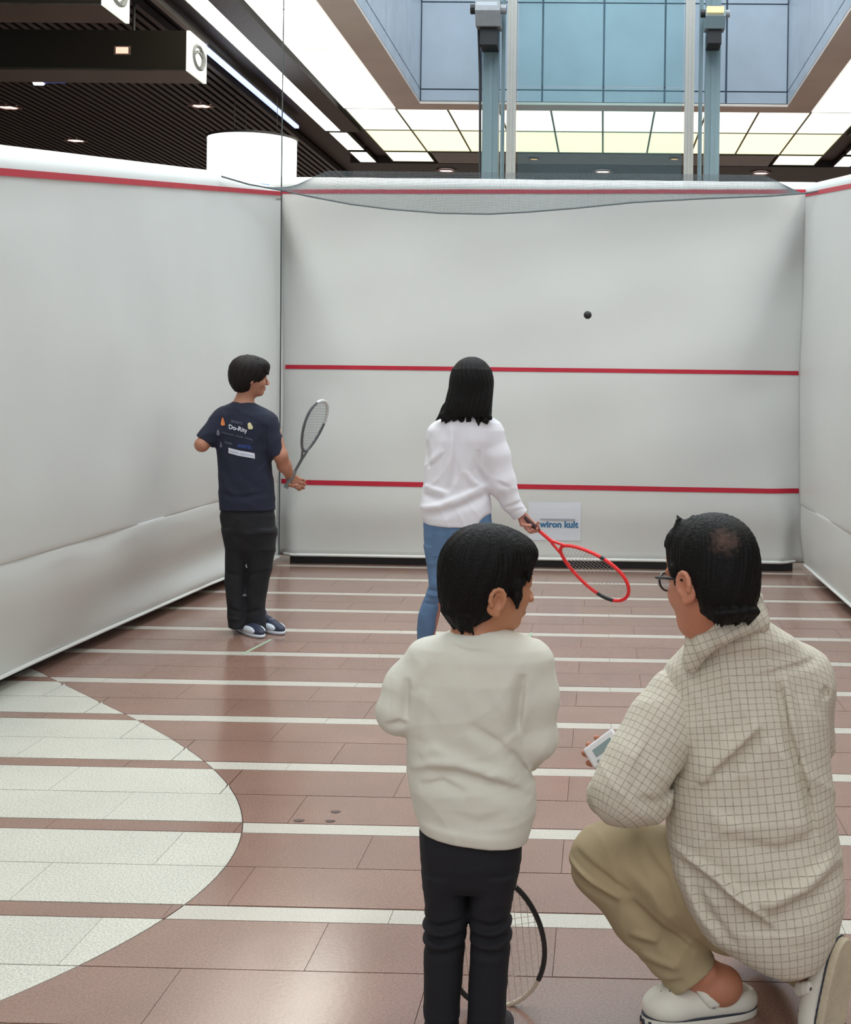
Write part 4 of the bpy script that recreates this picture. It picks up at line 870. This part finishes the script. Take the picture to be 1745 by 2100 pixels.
B.disp(wrinkle(.0018, 1.3)); hl, hr = P(866, 1694, Y), P(1078, 1724, Y); B.cut(hl, nrm(V(hr[2]-hl[2], 0, -(hr[0]-hl[0])))).cone(P(982, 1270, Y), P(978, 1300, Y), .050, .054, .004, '-')
sb = link('long_sleeved_top', B.mesh('top', .0035), m_cream, boy)
b = MB(); c_ = P(979, 1302, Y); b.tube([tuple(c_+V(.0585*math.cos(t), .058*math.sin(t), -.010+.006*math.sin(t)-.012*math.cos(t))) for t in np.linspace(0, 2*math.pi, 40)[:-1]], .0065, 8, closed=True); b.build('neck_rib', m_cream, sb, smooth=True)
for (pa, pb, r_) in ((P(845, 1475, 3.07), P(868, 1486, 3.12), .034), (P(1083, 1549, 3.07), P(1068, 1555, 3.13), .033)):
    b_ = SD(); b_.cone(pa, pb, r_, r_*.85, .003, cap=True); link('cuff', b_.mesh('cuff', .003), m_cream, sb)
B = SD(); B.loft([(1680, 864, 1078, Y, .085), (1700, 860, 1077, Y, .09), (1730, 861, 1071, Y, .092), (1762, 863, 1069, Y, .09), (1800, 868, 1060, Y, .08), (1815, 868, 1058, Y, .07)], .015)
B.loft([(1780, 866, 962, Y, .08), (1830, 870, 961, Y, .068), (1850, 873, 960, Y, .064), (1880, 871, 961, Y, .06), (1905, 870, 958, Y, .06), (1943, 870, 954, Y, .058), (1985, 869, 950, Y, .056), (2030, 868, 946, Y, .053), (2095, 869, 942, Y, .05), (2145, 868, 940, Y, .05)], .008)
B.loft([(1780, 965, 1066, Y, .08), (1830, 964, 1054, Y, .068), (1850, 963, 1050, Y, .064), (1880, 962, 1048, Y, .06), (1905, 963, 1048, Y, .06), (1943, 964, 1046, Y, .058), (1985, 963, 1043, Y, .056), (2030, 959, 1039, Y, .053), (2095, 957, 1038, Y, .05), (2140, 956, 1036, Y, .05)], .008)
for i, (xa_, xb2) in enumerate(((862, 955), (968, 1056))):
    for j, yy in enumerate((1872, 1886, 1899, 1912, 1928)): B.fold([(xa_-4, yy+(3 if j % 2 else -3), Y), ((xa_+xb2)/2, yy+6, Y), (xb2+2, yy+(2 if j % 2 else -2), Y)], (.0065 if j % 2 else -.006), .0055)
    for yy in (2085, 2105, 2125): B.fold([(xa_, yy, Y), (xb2, yy+5, Y)], -.005, .006)
B.disp(wrinkle(.0015, 1.2)); link('trousers', B.mesh('trousers', .0035), m_dk, boy)
m_sks = mat('shoe_dark', (40, 40, 46), .6)
for x_ in (905, 1000): shoe(boy, G(x_, 2178)+V(0, 0, 0), G(x_, 2178)+V(.02*(x_-950)/50, .19, 0), .075, .06, m_sks, m_shw, None)
m_wf = mat('racket_cream', (196, 180, 160), .35)
racket(P(1003, 1800, 3.12), P(1030, 2064, 3.21), P(985, 1500, 3.215), nrm(V(.15, -1, -.12)), .232, m_wf, "black and cream racket hanging tip down in front of the boy's legs", rt=.0058, m_grip=m_blk, strr=.0007, narr=.15, fork=.05, strm=mat('string_cream', (205, 190, 172), .5), fcols=[(6, 22, m_blk), (33, 38, m_blk), (38, 56, m_blk)])

# ---------------- kneeling man
FS = 1.55
Y = 3.12
kn = empty('person', tuple(G(1500, 2080)), label='man in checked cream shirt and khaki trousers kneeling on one knee, wearing glasses', cat='person')
m_sk4 = skinmat('skin_man', (196, 132, 104)); KH = 3.0; RC = P(1738, 1930, 3.03); RCd = nrm(V(-.12, .10, -1)); RCu = V(-.74, .66, .1); RCu = nrm(RCu-RCd*(RCu@RCd))
H = Head(P(1458, 1182, KH), (-.60, .76, -.22), (-.06, .16, 1), 1.12)
B = SD(); head_sdf(B, H, earz=-.022, jaw=1.08)
B.cone(P(1452, 1225, KH), P(1500, 1325, 3.13), .066, .058, .03).ell(P(1435, 1275, 3.02), (.045, .05, .04), None, .03)
B.chain([P(1520, 1400, Y), P(1545, 1600, Y+.02), P(1560, 1800, 3.18)], [.09, .10, .10], .04).cone(P(1400, 1430, Y), P(1630, 1390, Y), .05, .05, .03)
B.chain([P(1380, 1445, 3.08), P(1283, 1618, 3.0), P(1318, 1556, 3.36)], [.05, .045, .030], .02).chain([P(1650, 1420, Y), P(1650, 1560, 3.3), P(1500, 1570, 3.45)], [.05, .042, .032], .02)
B.chain([P(1500, 1820, 3.18), P(1245, 1760, 3.22), P(1430, 1990, 3.17), P(1462, 2018, 3.17)], [.06, .045, .042, .044], .02)
B.ell(P(1482, 2022, 3.17), (.048, .042, .048), None, .02).chain([P(1468, 2035, 3.18), P(1400, 2068, 3.17), P(1350, 2078, 3.16)], [.032, .028, .022], .02).ell(P(1448, 1996, 3.14), (.022, .015, .02), None, .02)
B.chain([P(1600, 1840, 3.16), P(1560, 1895, 3.5), P(1640, 1975, 3.16), P(1674, 1955, 3.08)], [.06, .045, .036, .034], .02).chain([P(1676, 1958, 3.08), RC+RCu*.050+RCd*.05, RC+RCu*.045+RCd*.12, RC+RCu*.040+RCd*.21], [.034, .029, .026, .022], .02)
hand(B, P(1318, 1556, 3.37), (-.93, -.02, .12), (.05, -.9, .35), 0, .98, .5, thumb=-1); hand(B, P(1490, 1570, 3.45), (-.9, .1, .1), (0, -.4, .6), 0, 1.0, .7, thumb=1)
link('body', B.mesh('body', .004), m_sk4, kn); face_parts(H, kn)
B = SD(); B.ell(H.w(0, -.012, .034), V(.083, .103, .093)*1.12, H.ax(), .02).ell(H.w(0, -.038, -.026), V(.071, .064, .074)*1.12, H.ax(), .035).ell(H.w(0, .035, .078), V(.064, .05, .034)*1.12, H.ax(), .03)
B.ell(H.w(0, .135, -.045), V(.14, .085, .10)*1.12, H.ax(), .006, '-')
for s_ in (-1, 1): B.ell(H.w(.085*s_, .012, -.052), V(.045, .040, .045)*1.12, H.ax(), .006, '-'); B.chain([H.w(.076*s_, .022, .02), H.w(.076*s_, .022, -.012)], [.012, .005], .006)
for a_ in np.linspace(-1, 1, 11): tuft(B, H.w(a_*.05, .03, .10), H.w(a_*.055+.008*math.sin(12*a_), .030+.012*math.sin(7*a_), .126+.004*math.sin(17*a_)), .012)
for a_ in np.linspace(-1.1, 1.1, 19): tuft(B, H.w(.058*math.sin(a_), -.038-.050*math.cos(a_), -.078), H.w(.052*math.sin(a_), -.028-.040*math.cos(a_), -.100+.004*math.sin(9*a_)), .009)
for a_ in np.linspace(-1, 1, 9): tuft(B, H.w(a_*.055, .05, .085), H.w(a_*.06, .088-.02*a_*a_, .065), .010)
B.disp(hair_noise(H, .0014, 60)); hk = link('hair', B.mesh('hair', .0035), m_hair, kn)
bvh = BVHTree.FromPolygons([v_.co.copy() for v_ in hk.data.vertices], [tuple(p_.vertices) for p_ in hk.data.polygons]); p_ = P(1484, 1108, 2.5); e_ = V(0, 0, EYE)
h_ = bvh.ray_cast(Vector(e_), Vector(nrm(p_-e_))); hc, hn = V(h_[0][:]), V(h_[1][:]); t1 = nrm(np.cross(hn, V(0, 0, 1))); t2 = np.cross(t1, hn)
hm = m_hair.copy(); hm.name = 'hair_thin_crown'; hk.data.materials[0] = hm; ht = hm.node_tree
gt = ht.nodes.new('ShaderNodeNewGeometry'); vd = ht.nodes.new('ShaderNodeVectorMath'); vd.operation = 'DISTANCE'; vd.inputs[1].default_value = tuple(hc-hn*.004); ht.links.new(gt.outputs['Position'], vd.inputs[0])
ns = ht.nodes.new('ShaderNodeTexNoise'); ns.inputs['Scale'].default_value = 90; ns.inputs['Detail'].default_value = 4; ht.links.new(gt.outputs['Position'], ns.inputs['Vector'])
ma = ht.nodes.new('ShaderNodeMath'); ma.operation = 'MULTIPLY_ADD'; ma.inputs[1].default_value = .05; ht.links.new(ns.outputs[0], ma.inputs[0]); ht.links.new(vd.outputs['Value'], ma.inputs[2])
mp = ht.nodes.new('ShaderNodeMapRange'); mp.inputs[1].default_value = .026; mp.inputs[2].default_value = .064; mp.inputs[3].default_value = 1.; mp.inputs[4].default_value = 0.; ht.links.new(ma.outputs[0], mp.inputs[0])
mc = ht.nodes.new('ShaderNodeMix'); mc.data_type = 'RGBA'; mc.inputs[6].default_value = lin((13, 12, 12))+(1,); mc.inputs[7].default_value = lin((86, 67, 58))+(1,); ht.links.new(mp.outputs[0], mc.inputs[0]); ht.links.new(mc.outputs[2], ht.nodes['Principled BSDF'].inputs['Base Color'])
# glasses
gs = None; b = MB()
for s_ in (-1, 1):
    b.tube([tuple(H.w(.033*s_+.025*math.cos(t), .103-.010*abs(math.cos(t))*(1 if s_*math.cos(t) > 0 else 0), .0+.018*math.sin(t))) for t in np.linspace(0, 2*math.pi, 25)[:-1]], .0026, 6, closed=True)
    b.tube([tuple(H.w(.057*s_, .095, .008)), tuple(H.w(.072*s_, .085, .008)), tuple(H.w(.081*s_, .04, .002)), tuple(H.w(.083*s_, -.008, -.006))], .0036, 6)
b.tube([tuple(H.w(-.008, .104, .004)), tuple(H.w(.008, .104, .004))], .0018, 6); gs = b.build('glasses', mat('glasses_black', (26, 22, 22), .3), kn)
gm = mat('glasses_lens', (225, 235, 238), .05, spec=.8); gm.node_tree.nodes['Principled BSDF'].inputs['Alpha'].default_value = .6
for s_ in (-1, 1): MB().grid([[tuple(H.w(.033*s_+.0235*r_*math.cos(t), .1025, .0165*r_*math.sin(t))) for t in np.linspace(0, 2*math.pi, 25)] for r_ in (.02, 1)]).build('lens', gm, gs)
# plaid material
q = NT('checked_shirt'); b_ = q.b; b_.inputs['Roughness'].default_value = .85
uvn = q.n('ShaderNodeAttribute', attribute_name='weave'); sp = q.n('ShaderNodeSeparateXYZ'); q.l(uvn.outputs['Vector'], sp.inputs[0]); outs = []
for ax_, per, wd_ in ((0, .0185, .085), (1, .0185, .085)):
    a_ = q.n('ShaderNodeMath', operation='DIVIDE', i_1=per); q.l(sp.outputs[ax_], a_.inputs[0]); fr = q.n('ShaderNodeMath', operation='FRACT'); q.l(a_.outputs[0], fr.inputs[0])
    c_ = q.n('ShaderNodeMath', operation='SUBTRACT', i_1=.5); q.l(fr.outputs[0], c_.inputs[0]); d_ = q.n('ShaderNodeMath', operation='ABSOLUTE'); q.l(c_.outputs[0], d_.inputs[0])
    e_ = q.n('ShaderNodeMapRange', i_1=wd_*.35, i_2=wd_*.9, i_3=.72, i_4=0.); q.l(d_.outputs[0], e_.inputs[0]); outs.append(e_.outputs[0])
mx_ = q.n('ShaderNodeMath', operation='MAXIMUM'); q.l(outs[0], mx_.inputs[0]); q.l(outs[1], mx_.inputs[1])
nz = q.n('ShaderNodeTexNoise', i_Scale=130.); tcq = q.n('ShaderNodeTexCoord'); q.l(tcq.outputs['Object'], nz.inputs[0])
mr_ = q.n('ShaderNodeMapRange', i_1=.3, i_2=.65, i_3=.45, i_4=1.); q.l(nz.outputs[0], mr_.inputs[0]); mu = q.n('ShaderNodeMath', operation='MULTIPLY'); q.l(mx_.outputs[0], mu.inputs[0]); q.l(mr_.outputs[0], mu.inputs[1])
cm = q.n('ShaderNodeMix', data_type='RGBA'); cm.inputs[6].default_value = lin((208, 202, 186))+(1,); cm.inputs[7].default_value = lin((118, 107, 94))+(1,); q.l(mu.outputs[0], cm.inputs[0]); q.l(cm.outputs[2], b_.inputs['Base Color'])
bp = q.n('ShaderNodeBump', i_Strength=.15, i_Distance=.005); q.l(nz.outputs[0], bp.inputs['Height']); q.l(bp.outputs[0], b_.inputs['Normal']); m_chk = q.m
def weave(me, fn):
    n = len(me.vertices); v = np.zeros(n*3); me.vertices.foreach_get('co', v); v = v.reshape(-1, 3); w_ = fn(v); a = me.attributes.new('weave', 'FLOAT_VECTOR', 'POINT'); a.data.foreach_set('vector', np.c_[w_, np.zeros(n)].astype(np.float32).ravel())
def bone_uv(pts):
    pts = [V(p) for p in pts]; cum = [0]
    for i in range(len(pts)-1): cum.append(cum[-1]+np.linalg.norm(pts[i+1]-pts[i]))
    def fn(v):
        best = np.full(len(v), 1e9); u = np.zeros(len(v)); w_ = np.zeros(len(v))
        for i in range(len(pts)-1):
            a, b = pts[i], pts[i+1]; d = nrm(b-a); L = np.linalg.norm(b-a); t = (v-a)@d; tc = t if i in (0,) and len(pts) == 2 else np.clip(t, -99 if i == 0 else 0, 99 if i == len(pts)-2 else L)
            q_ = v-a-tc[:, None]*d; ds = np.linalg.norm(q_, axis=1); e1 = nrm(np.cross(d, V(.1, 1, .1))); e2 = np.cross(d, e1); an = np.arctan2(q_@e1, q_@e2)*.078
            m_ = ds < best; best[m_] = ds[m_]; u[m_] = an[m_]; w_[m_] = (cum[i]+tc)[m_]
        return np.c_[u, w_]
    return fn
B = SD(); B.loft([(1256, 1500, 1556, 3.06, .055), (1272, 1472, 1576, 3.06, .065), (1288, 1442, 1600, 3.07, .078), (1306, 1418, 1628, 3.08, .09), (1330, 1397, 1652, 3.1, .10), (1360, 1372, 1672, 3.11, .115), (1400, 1352, 1688, 3.12, .13), (1450, 1348, 1694, 3.12, .145), (1500, 1352, 1699, 3.12, .15), (1550, 1362, 1702, 3.12, .155), (1600, 1368, 1705, 3.12, .16), (1650, 1366, 1709, 3.12, .165),
    (1700, 1362, 1716, 3.13, .175), (1750, 1366, 1725, 3.14, .185), (1800, 1379, 1729, 3.14, .19), (1850, 1402, 1727, 3.14, .19), (1890, 1428, 1720, 3.14, .185), (1920, 1465, 1706, 3.14, .175), (1945, 1510, 1685, 3.14, .16), (1958, 1555, 1655, 3.14, .14)], .02, pw=2.4)
B.cone(P(1640, 1395, 3.13), P(1655, 1520, 3.3), .085, .07, .04)
fd = B.fold
fd([(1545, 1448, Y), (1500, 1490, Y), (1448, 1538, Y), (1425, 1572, Y)], .016, .012); fd([(1560, 1470, Y), (1510, 1518, Y), (1465, 1560, Y)], -.010, .012); fd([(1530, 1440, Y), (1480, 1480, Y)], -.007, .010)
fd([(1577, 1352, Y), (1600, 1470, Y), (1640, 1600, Y), (1655, 1680, Y)], -.012, .007); fd([(1590, 1350, Y), (1618, 1460, Y), (1655, 1600, Y)], .008, .010); fd([(1612, 1400, Y), (1632, 1500, Y), (1650, 1560, Y)], -.007, .007)
fd([(1530, 1366, Y), (1600, 1352, Y), (1670, 1342, Y)], -.005, .006); fd([(1680, 1395, Y), (1688, 1420, Y)], -.008, .008)
fd([(1452, 1772, Y), (1500, 1786, Y), (1556, 1790, Y), (1625, 1766, Y), (1700, 1722, Y)], .020, .016); fd([(1383, 1723, Y), (1440, 1760, Y), (1504, 1800, Y), (1568, 1852, Y)], -.016, .010); fd([(1370, 1706, Y), (1460, 1752, Y), (1540, 1818, Y), (1568, 1845, Y)], .014, .010)
fd([(1560, 1815, Y), (1640, 1790, Y), (1712, 1745, Y)], -.012, .016); fd([(1390, 1760, Y), (1420, 1830, Y), (1470, 1890, Y)], .008, .012); fd([(1410, 1755, Y), (1450, 1830, Y), (1500, 1890, Y)], -.007, .010); fd([(1480, 1680, Y), (1580, 1700, Y), (1660, 1670, Y)], -.010, .018); fd([(1440, 1630, Y), (1500, 1650, Y)], .007, .014); fd([(1400, 1500, Y), (1385, 1580, Y)], -.010, .014)
B.disp(wrinkle(.0035, .9))
me = B.mesh('shirt', .004); cc = P(1530, 1600, Y); tl = math.radians(6)
def torso_uv(v):
    x = (v[:, 0]-cc[0])*math.cos(tl)+(v[:, 2]-cc[2])*math.sin(tl); z = -(v[:, 0]-cc[0])*math.sin(tl)+(v[:, 2]-cc[2])*math.cos(tl); y = v[:, 1]-Y
    back = np.clip((y+.16), 0, .4); return np.c_[x+np.sign(x)*back*.45*np.clip(abs(x)/.12-.3, 0, 1), z+back*.9*np.clip((v[:, 2]-cc[2]-.12)/.1, 0, 1)]
weave(me, torso_uv); ks = link('shirt', me, m_chk, kn)
B = SD(); sp_ = [P(1392, 1440, 3.10), P(1350, 1510, 3.07), P(1312, 1570, 3.04), P(1284, 1622, 3.02)]
B.chain(sp_, [.084, .086, .082, .078], .03).cone(sp_[-1], P(1252, 1630, 3.10), .074, .056, .03, cap=True).cone(P(1335, 1640, 3.04), P(1285, 1640, 3.04), .052, .05, .03)
B.fold([(1400, 1590, 3.0), (1360, 1650, 3.0)], -.008, .008).fold([(1330, 1480, 3.0), (1290, 1560, 3.0), (1270, 1620, 3.0)], .006, .014).fold([(1300, 1620, 3.), (1350, 1640, 3.)], -.006, .012).disp(wrinkle(.0028, 1.1))
me = B.mesh('sleeve', .004); weave(me, lambda v: bone_uv([sp_[0], sp_[3]])(v)*1.18); link('sleeve', me, m_chk, kn)
B = SD(); B.cone(P(1262, 1625, 3.07), P(1240, 1632, 3.13), .050, .048, .004, cap=True); me = B.mesh('cuff', .0035); weave(me, bone_uv([P(1262, 1625, 3.07), P(1240, 1632, 3.13)])); link('cuff', me, m_chk, kn)
# collar
cpts = []
B = SD(); ring_ = [P(1412, 1324, 3.02), P(1438, 1288, 2.99), P(1478, 1262, 2.965), P(1520, 1244, 2.975), P(1555, 1238, 3.02), P(1560, 1262, 3.1)]
for dz, r_ in ((0, .0085), (.012, .008), (-.012, .010), (-.024, .013), (-.036, .016), (-.048, .016)): B.chain([p+V(-.1*dz, -.3*abs(dz) if dz < 0 else 0, dz+.004) for p in ring_], [r_]*6, .012)
me = B.mesh('collar', .0035); weave(me, lambda v: np.c_[v[:, 0]*1.1+v[:, 2]*.5, v[:, 2]-v[:, 0]*.5]); link('collar', me, m_chk, ks)
m_khk = fabric('khaki_cotton', (172, 155, 122), noise=.10, nscale=7, bump=.1, bscale=400)
B = SD(); B.chain([P(1500, 1850, 3.16), P(1380, 1790, 3.17), P(1245, 1762, 3.20)], [.12, .105, .086], .03).chain([P(1245, 1772, 3.20), P(1320, 1868, 3.18), P(1380, 1945, 3.17)], [.084, .078, .070], .03).cone(P(1380, 1945, 3.17), P(1420, 1998, 3.17), .070, .068, .02, cap=True)
B.chain([P(1600, 1850, 3.2), P(1560, 1880, 3.46)], [.12, .085], .03).chain([P(1560, 1885, 3.46), P(1620, 1945, 3.26)], [.08, .065], .03).cone(P(1620, 1945, 3.26), P(1652, 1978, 3.15), .065, .06, .02, cap=True)
fd = B.fold
fd([(1165, 1750, 3.2), (1205, 1775, 3.2), (1270, 1812, 3.2)], .008, .006); fd([(1170, 1765, 3.2), (1215, 1795, 3.2), (1270, 1822, 3.2)], -.009, .007); fd([(1180, 1730, 3.2), (1230, 1760, 3.2), (1290, 1800, 3.2)], -.006, .007); fd([(1270, 1735, 3.2), (1330, 1790, 3.2), (1390, 1880, 3.2)], .006, .012); fd([(1290, 1812, 3.2), (1350, 1870, 3.2), (1420, 1925, 3.2)], -.012, .010)
fd([(1290, 1880, 3.2), (1350, 1890, 3.2)], .006, .008); fd([(1285, 1892, 3.2), (1345, 1905, 3.2)], -.006, .008); fd([(1310, 1925, 3.2), (1380, 1945, 3.2)], .005, .008); fd([(1320, 1945, 3.2), (1390, 1960, 3.2)], -.006, .008); fd([(1345, 1990, 3.2), (1400, 1975, 3.2)], -.005, .008); fd([(1300, 1700, 3.2), (1360, 1760, 3.2), (1380, 1830, 3.2)], -.006, .012)
B.disp(wrinkle(.0022, 1.2)); link('trousers', B.mesh('trousers', .004), m_khk, kn)
# clogs
m_cl = mat('clog_white', (222, 219, 208), .5, noise=.04, nscale=20); m_cln = mat('clog_line', (46, 52, 66), .6); m_sol = mat('clog_sole', (196, 184, 160), .7, noise=.1, nscale=25, bump=.3, bscale=90)
def clog(heel, d, u, lab, L=.275):
    d = nrm(d); u = V(u); u = nrm(u-d*(u@d)); sd = np.cross(d, u); o = lambda a, s_, z: V(heel)+d*a+sd*s_+u*z; A = (d, sd, u)
    B = SD(); B.ell(o(L*.66, 0, .040), (L*.35, .055, .046), A, .02).ell(o(L*.78, 0, .034), (L*.22, .056, .040), A, .02).ell(o(L*.30, 0, .034), (L*.31, .046, .036), A, .03).ell(o(L*.14, 0, .042), (.036, .038, .032), A, .02)
    B.ell(o(L*.30, 0, .080), (L*.27, .033, .062), A, .01, '-').cut(o(0, 0, .020), -u, .002); c_ = link('clog', B.mesh('clog', .0035), m_cl, kn, label=lab)
    def slab(z0, z1, gr, nm, m_):
        B = SD(); B.ell(o(L*.30, 0, (z0+z1)/2), (L*.31+gr, .045+gr, .06), A, .03).ell(o(L*.68, 0, (z0+z1)/2), (L*.34+gr, .054+gr, .06), A, .04).cut(o(0, 0, z1), u, .002).cut(o(0, 0, z0), -u, .002); link(nm, B.mesh(nm, .003), m_, c_)
    slab(.0, .019, .001, 'sole', m_sol if lab.startswith('right') else m_cl); slab(.018, .0225, .0025, 'stripe', m_cln)
    for a_, b2 in ((.80, -.022), (.80, 0), (.80, .022), (.72, -.03), (.72, -.01), (.72, .012), (.72, .032), (.87, -.014), (.87, .012)):
        zt_ = .040+.046*math.sqrt(max(.05, 1-((a_-.66)/.35)**2-(b2/.055)**2)); B = SD(); B.ell(o(L*a_, b2, zt_-.001), (.0042, .0042, .004), A, .001); link('vent_hole', B.mesh('h', .0017), m_cln, c_)
    for s_ in (-1, 1): MB().tube([o(L*.44, s_*.044, .052), o(L*.44, s_*.054, .052)], .0085, 12).build('rivet', m_cln, c_)
    B = SD(); pts = [o(L*.44+.035*math.sin(t)*1.0, .050*math.cos(t), .052+.045*math.sin(t)) for t in np.linspace(0, math.pi, 13)]
    B.chain([p-d*.008 for p in pts], [.0075]*13, .004).chain([p+d*.008 for p in pts], [.0075]*13, .004).chain(pts, [.007]*13, .006); link('strap', B.mesh('s', .003), m_cl, c_)
    for i_ in range(7): a_ = .74+.035*i_; 
    B = MB()
    for i_ in range(8):
        th = -1.2+2.4*i_/7; p = o(L*.68+(L*.345)*math.cos(th), (.056)*math.sin(th), 0.0); B.tube([tuple(p), tuple(p+u*.012)], .004, 6)
    B.build('toe_grip', m_cln, c_, kind='stuff'); return c_
hp = G(1548, 2076); tp = G(1318, 2096); clog(hp, tp-hp, (0, 0, 1), 'left white clog flat on the floor')
clog(RC, RCd, RCu, 'right white clog standing on its toe, sole turned outwards')
# counter in his hand
dv = empty('tally_counter', tuple(P(1250, 1534, 3.31)), label="white handheld counter with small grey display in the kneeling man's hand", cat='counter')
c_ = P(1238, 1536, 3.305); e1 = nrm(P(1290, 1512, 3.3)-P(1236, 1552, 3.3)); e2 = nrm(np.cross(e1, nrm(V(-.1, -.8, .55)))); e3 = np.cross(e2, e1)*-1
if e3[1] > 0: e3 = -e3
e2 = -e2
B = SD(); hw, hh_, ht = .046, .030, .007
def rb(cx, hw, hh_, ht, r):
    def fn(x, y, z):
        q_ = [abs((x-cx[0])*e[0]+(y-cx[1])*e[1]+(z-cx[2])*e[2])-h+r for e, h in ((e1, hw), (e2, hh_), (e3, ht))]
        return np.sqrt(sum(np.maximum(t_, 0)**2 for t_ in q_))+np.minimum(np.maximum(np.maximum(q_[0], q_[1]), q_[2]), 0)-r
    return fn
B.ops.append((rb(c_, hw, hh_, ht, .006), c_-.06, c_+.06, .001, '+')); link('case', B.mesh('case', .002), mat('counter_white', (235, 238, 242), .4), dv)
B = SD(); c2 = c_+e3*.0068+e1*.002+e2*.002; B.ops.append((rb(c2, .028, .011, .0012, .001), c2-.05, c2+.05, .001, '+')); link('display', B.mesh('lcd', .001), mat('lcd', (142, 164, 166), .3), dv)
for i_ in (-.025, .0, .022):
    c3 = c_+e3*.007-e2*.019+e1*i_; B = SD(); B.ell(c3, (.005, .005, .002), (e1, e2, e3), .001); link('button', B.mesh('bt', .0012), mat('lcd_grey', (160, 175, 182), .5), dv)
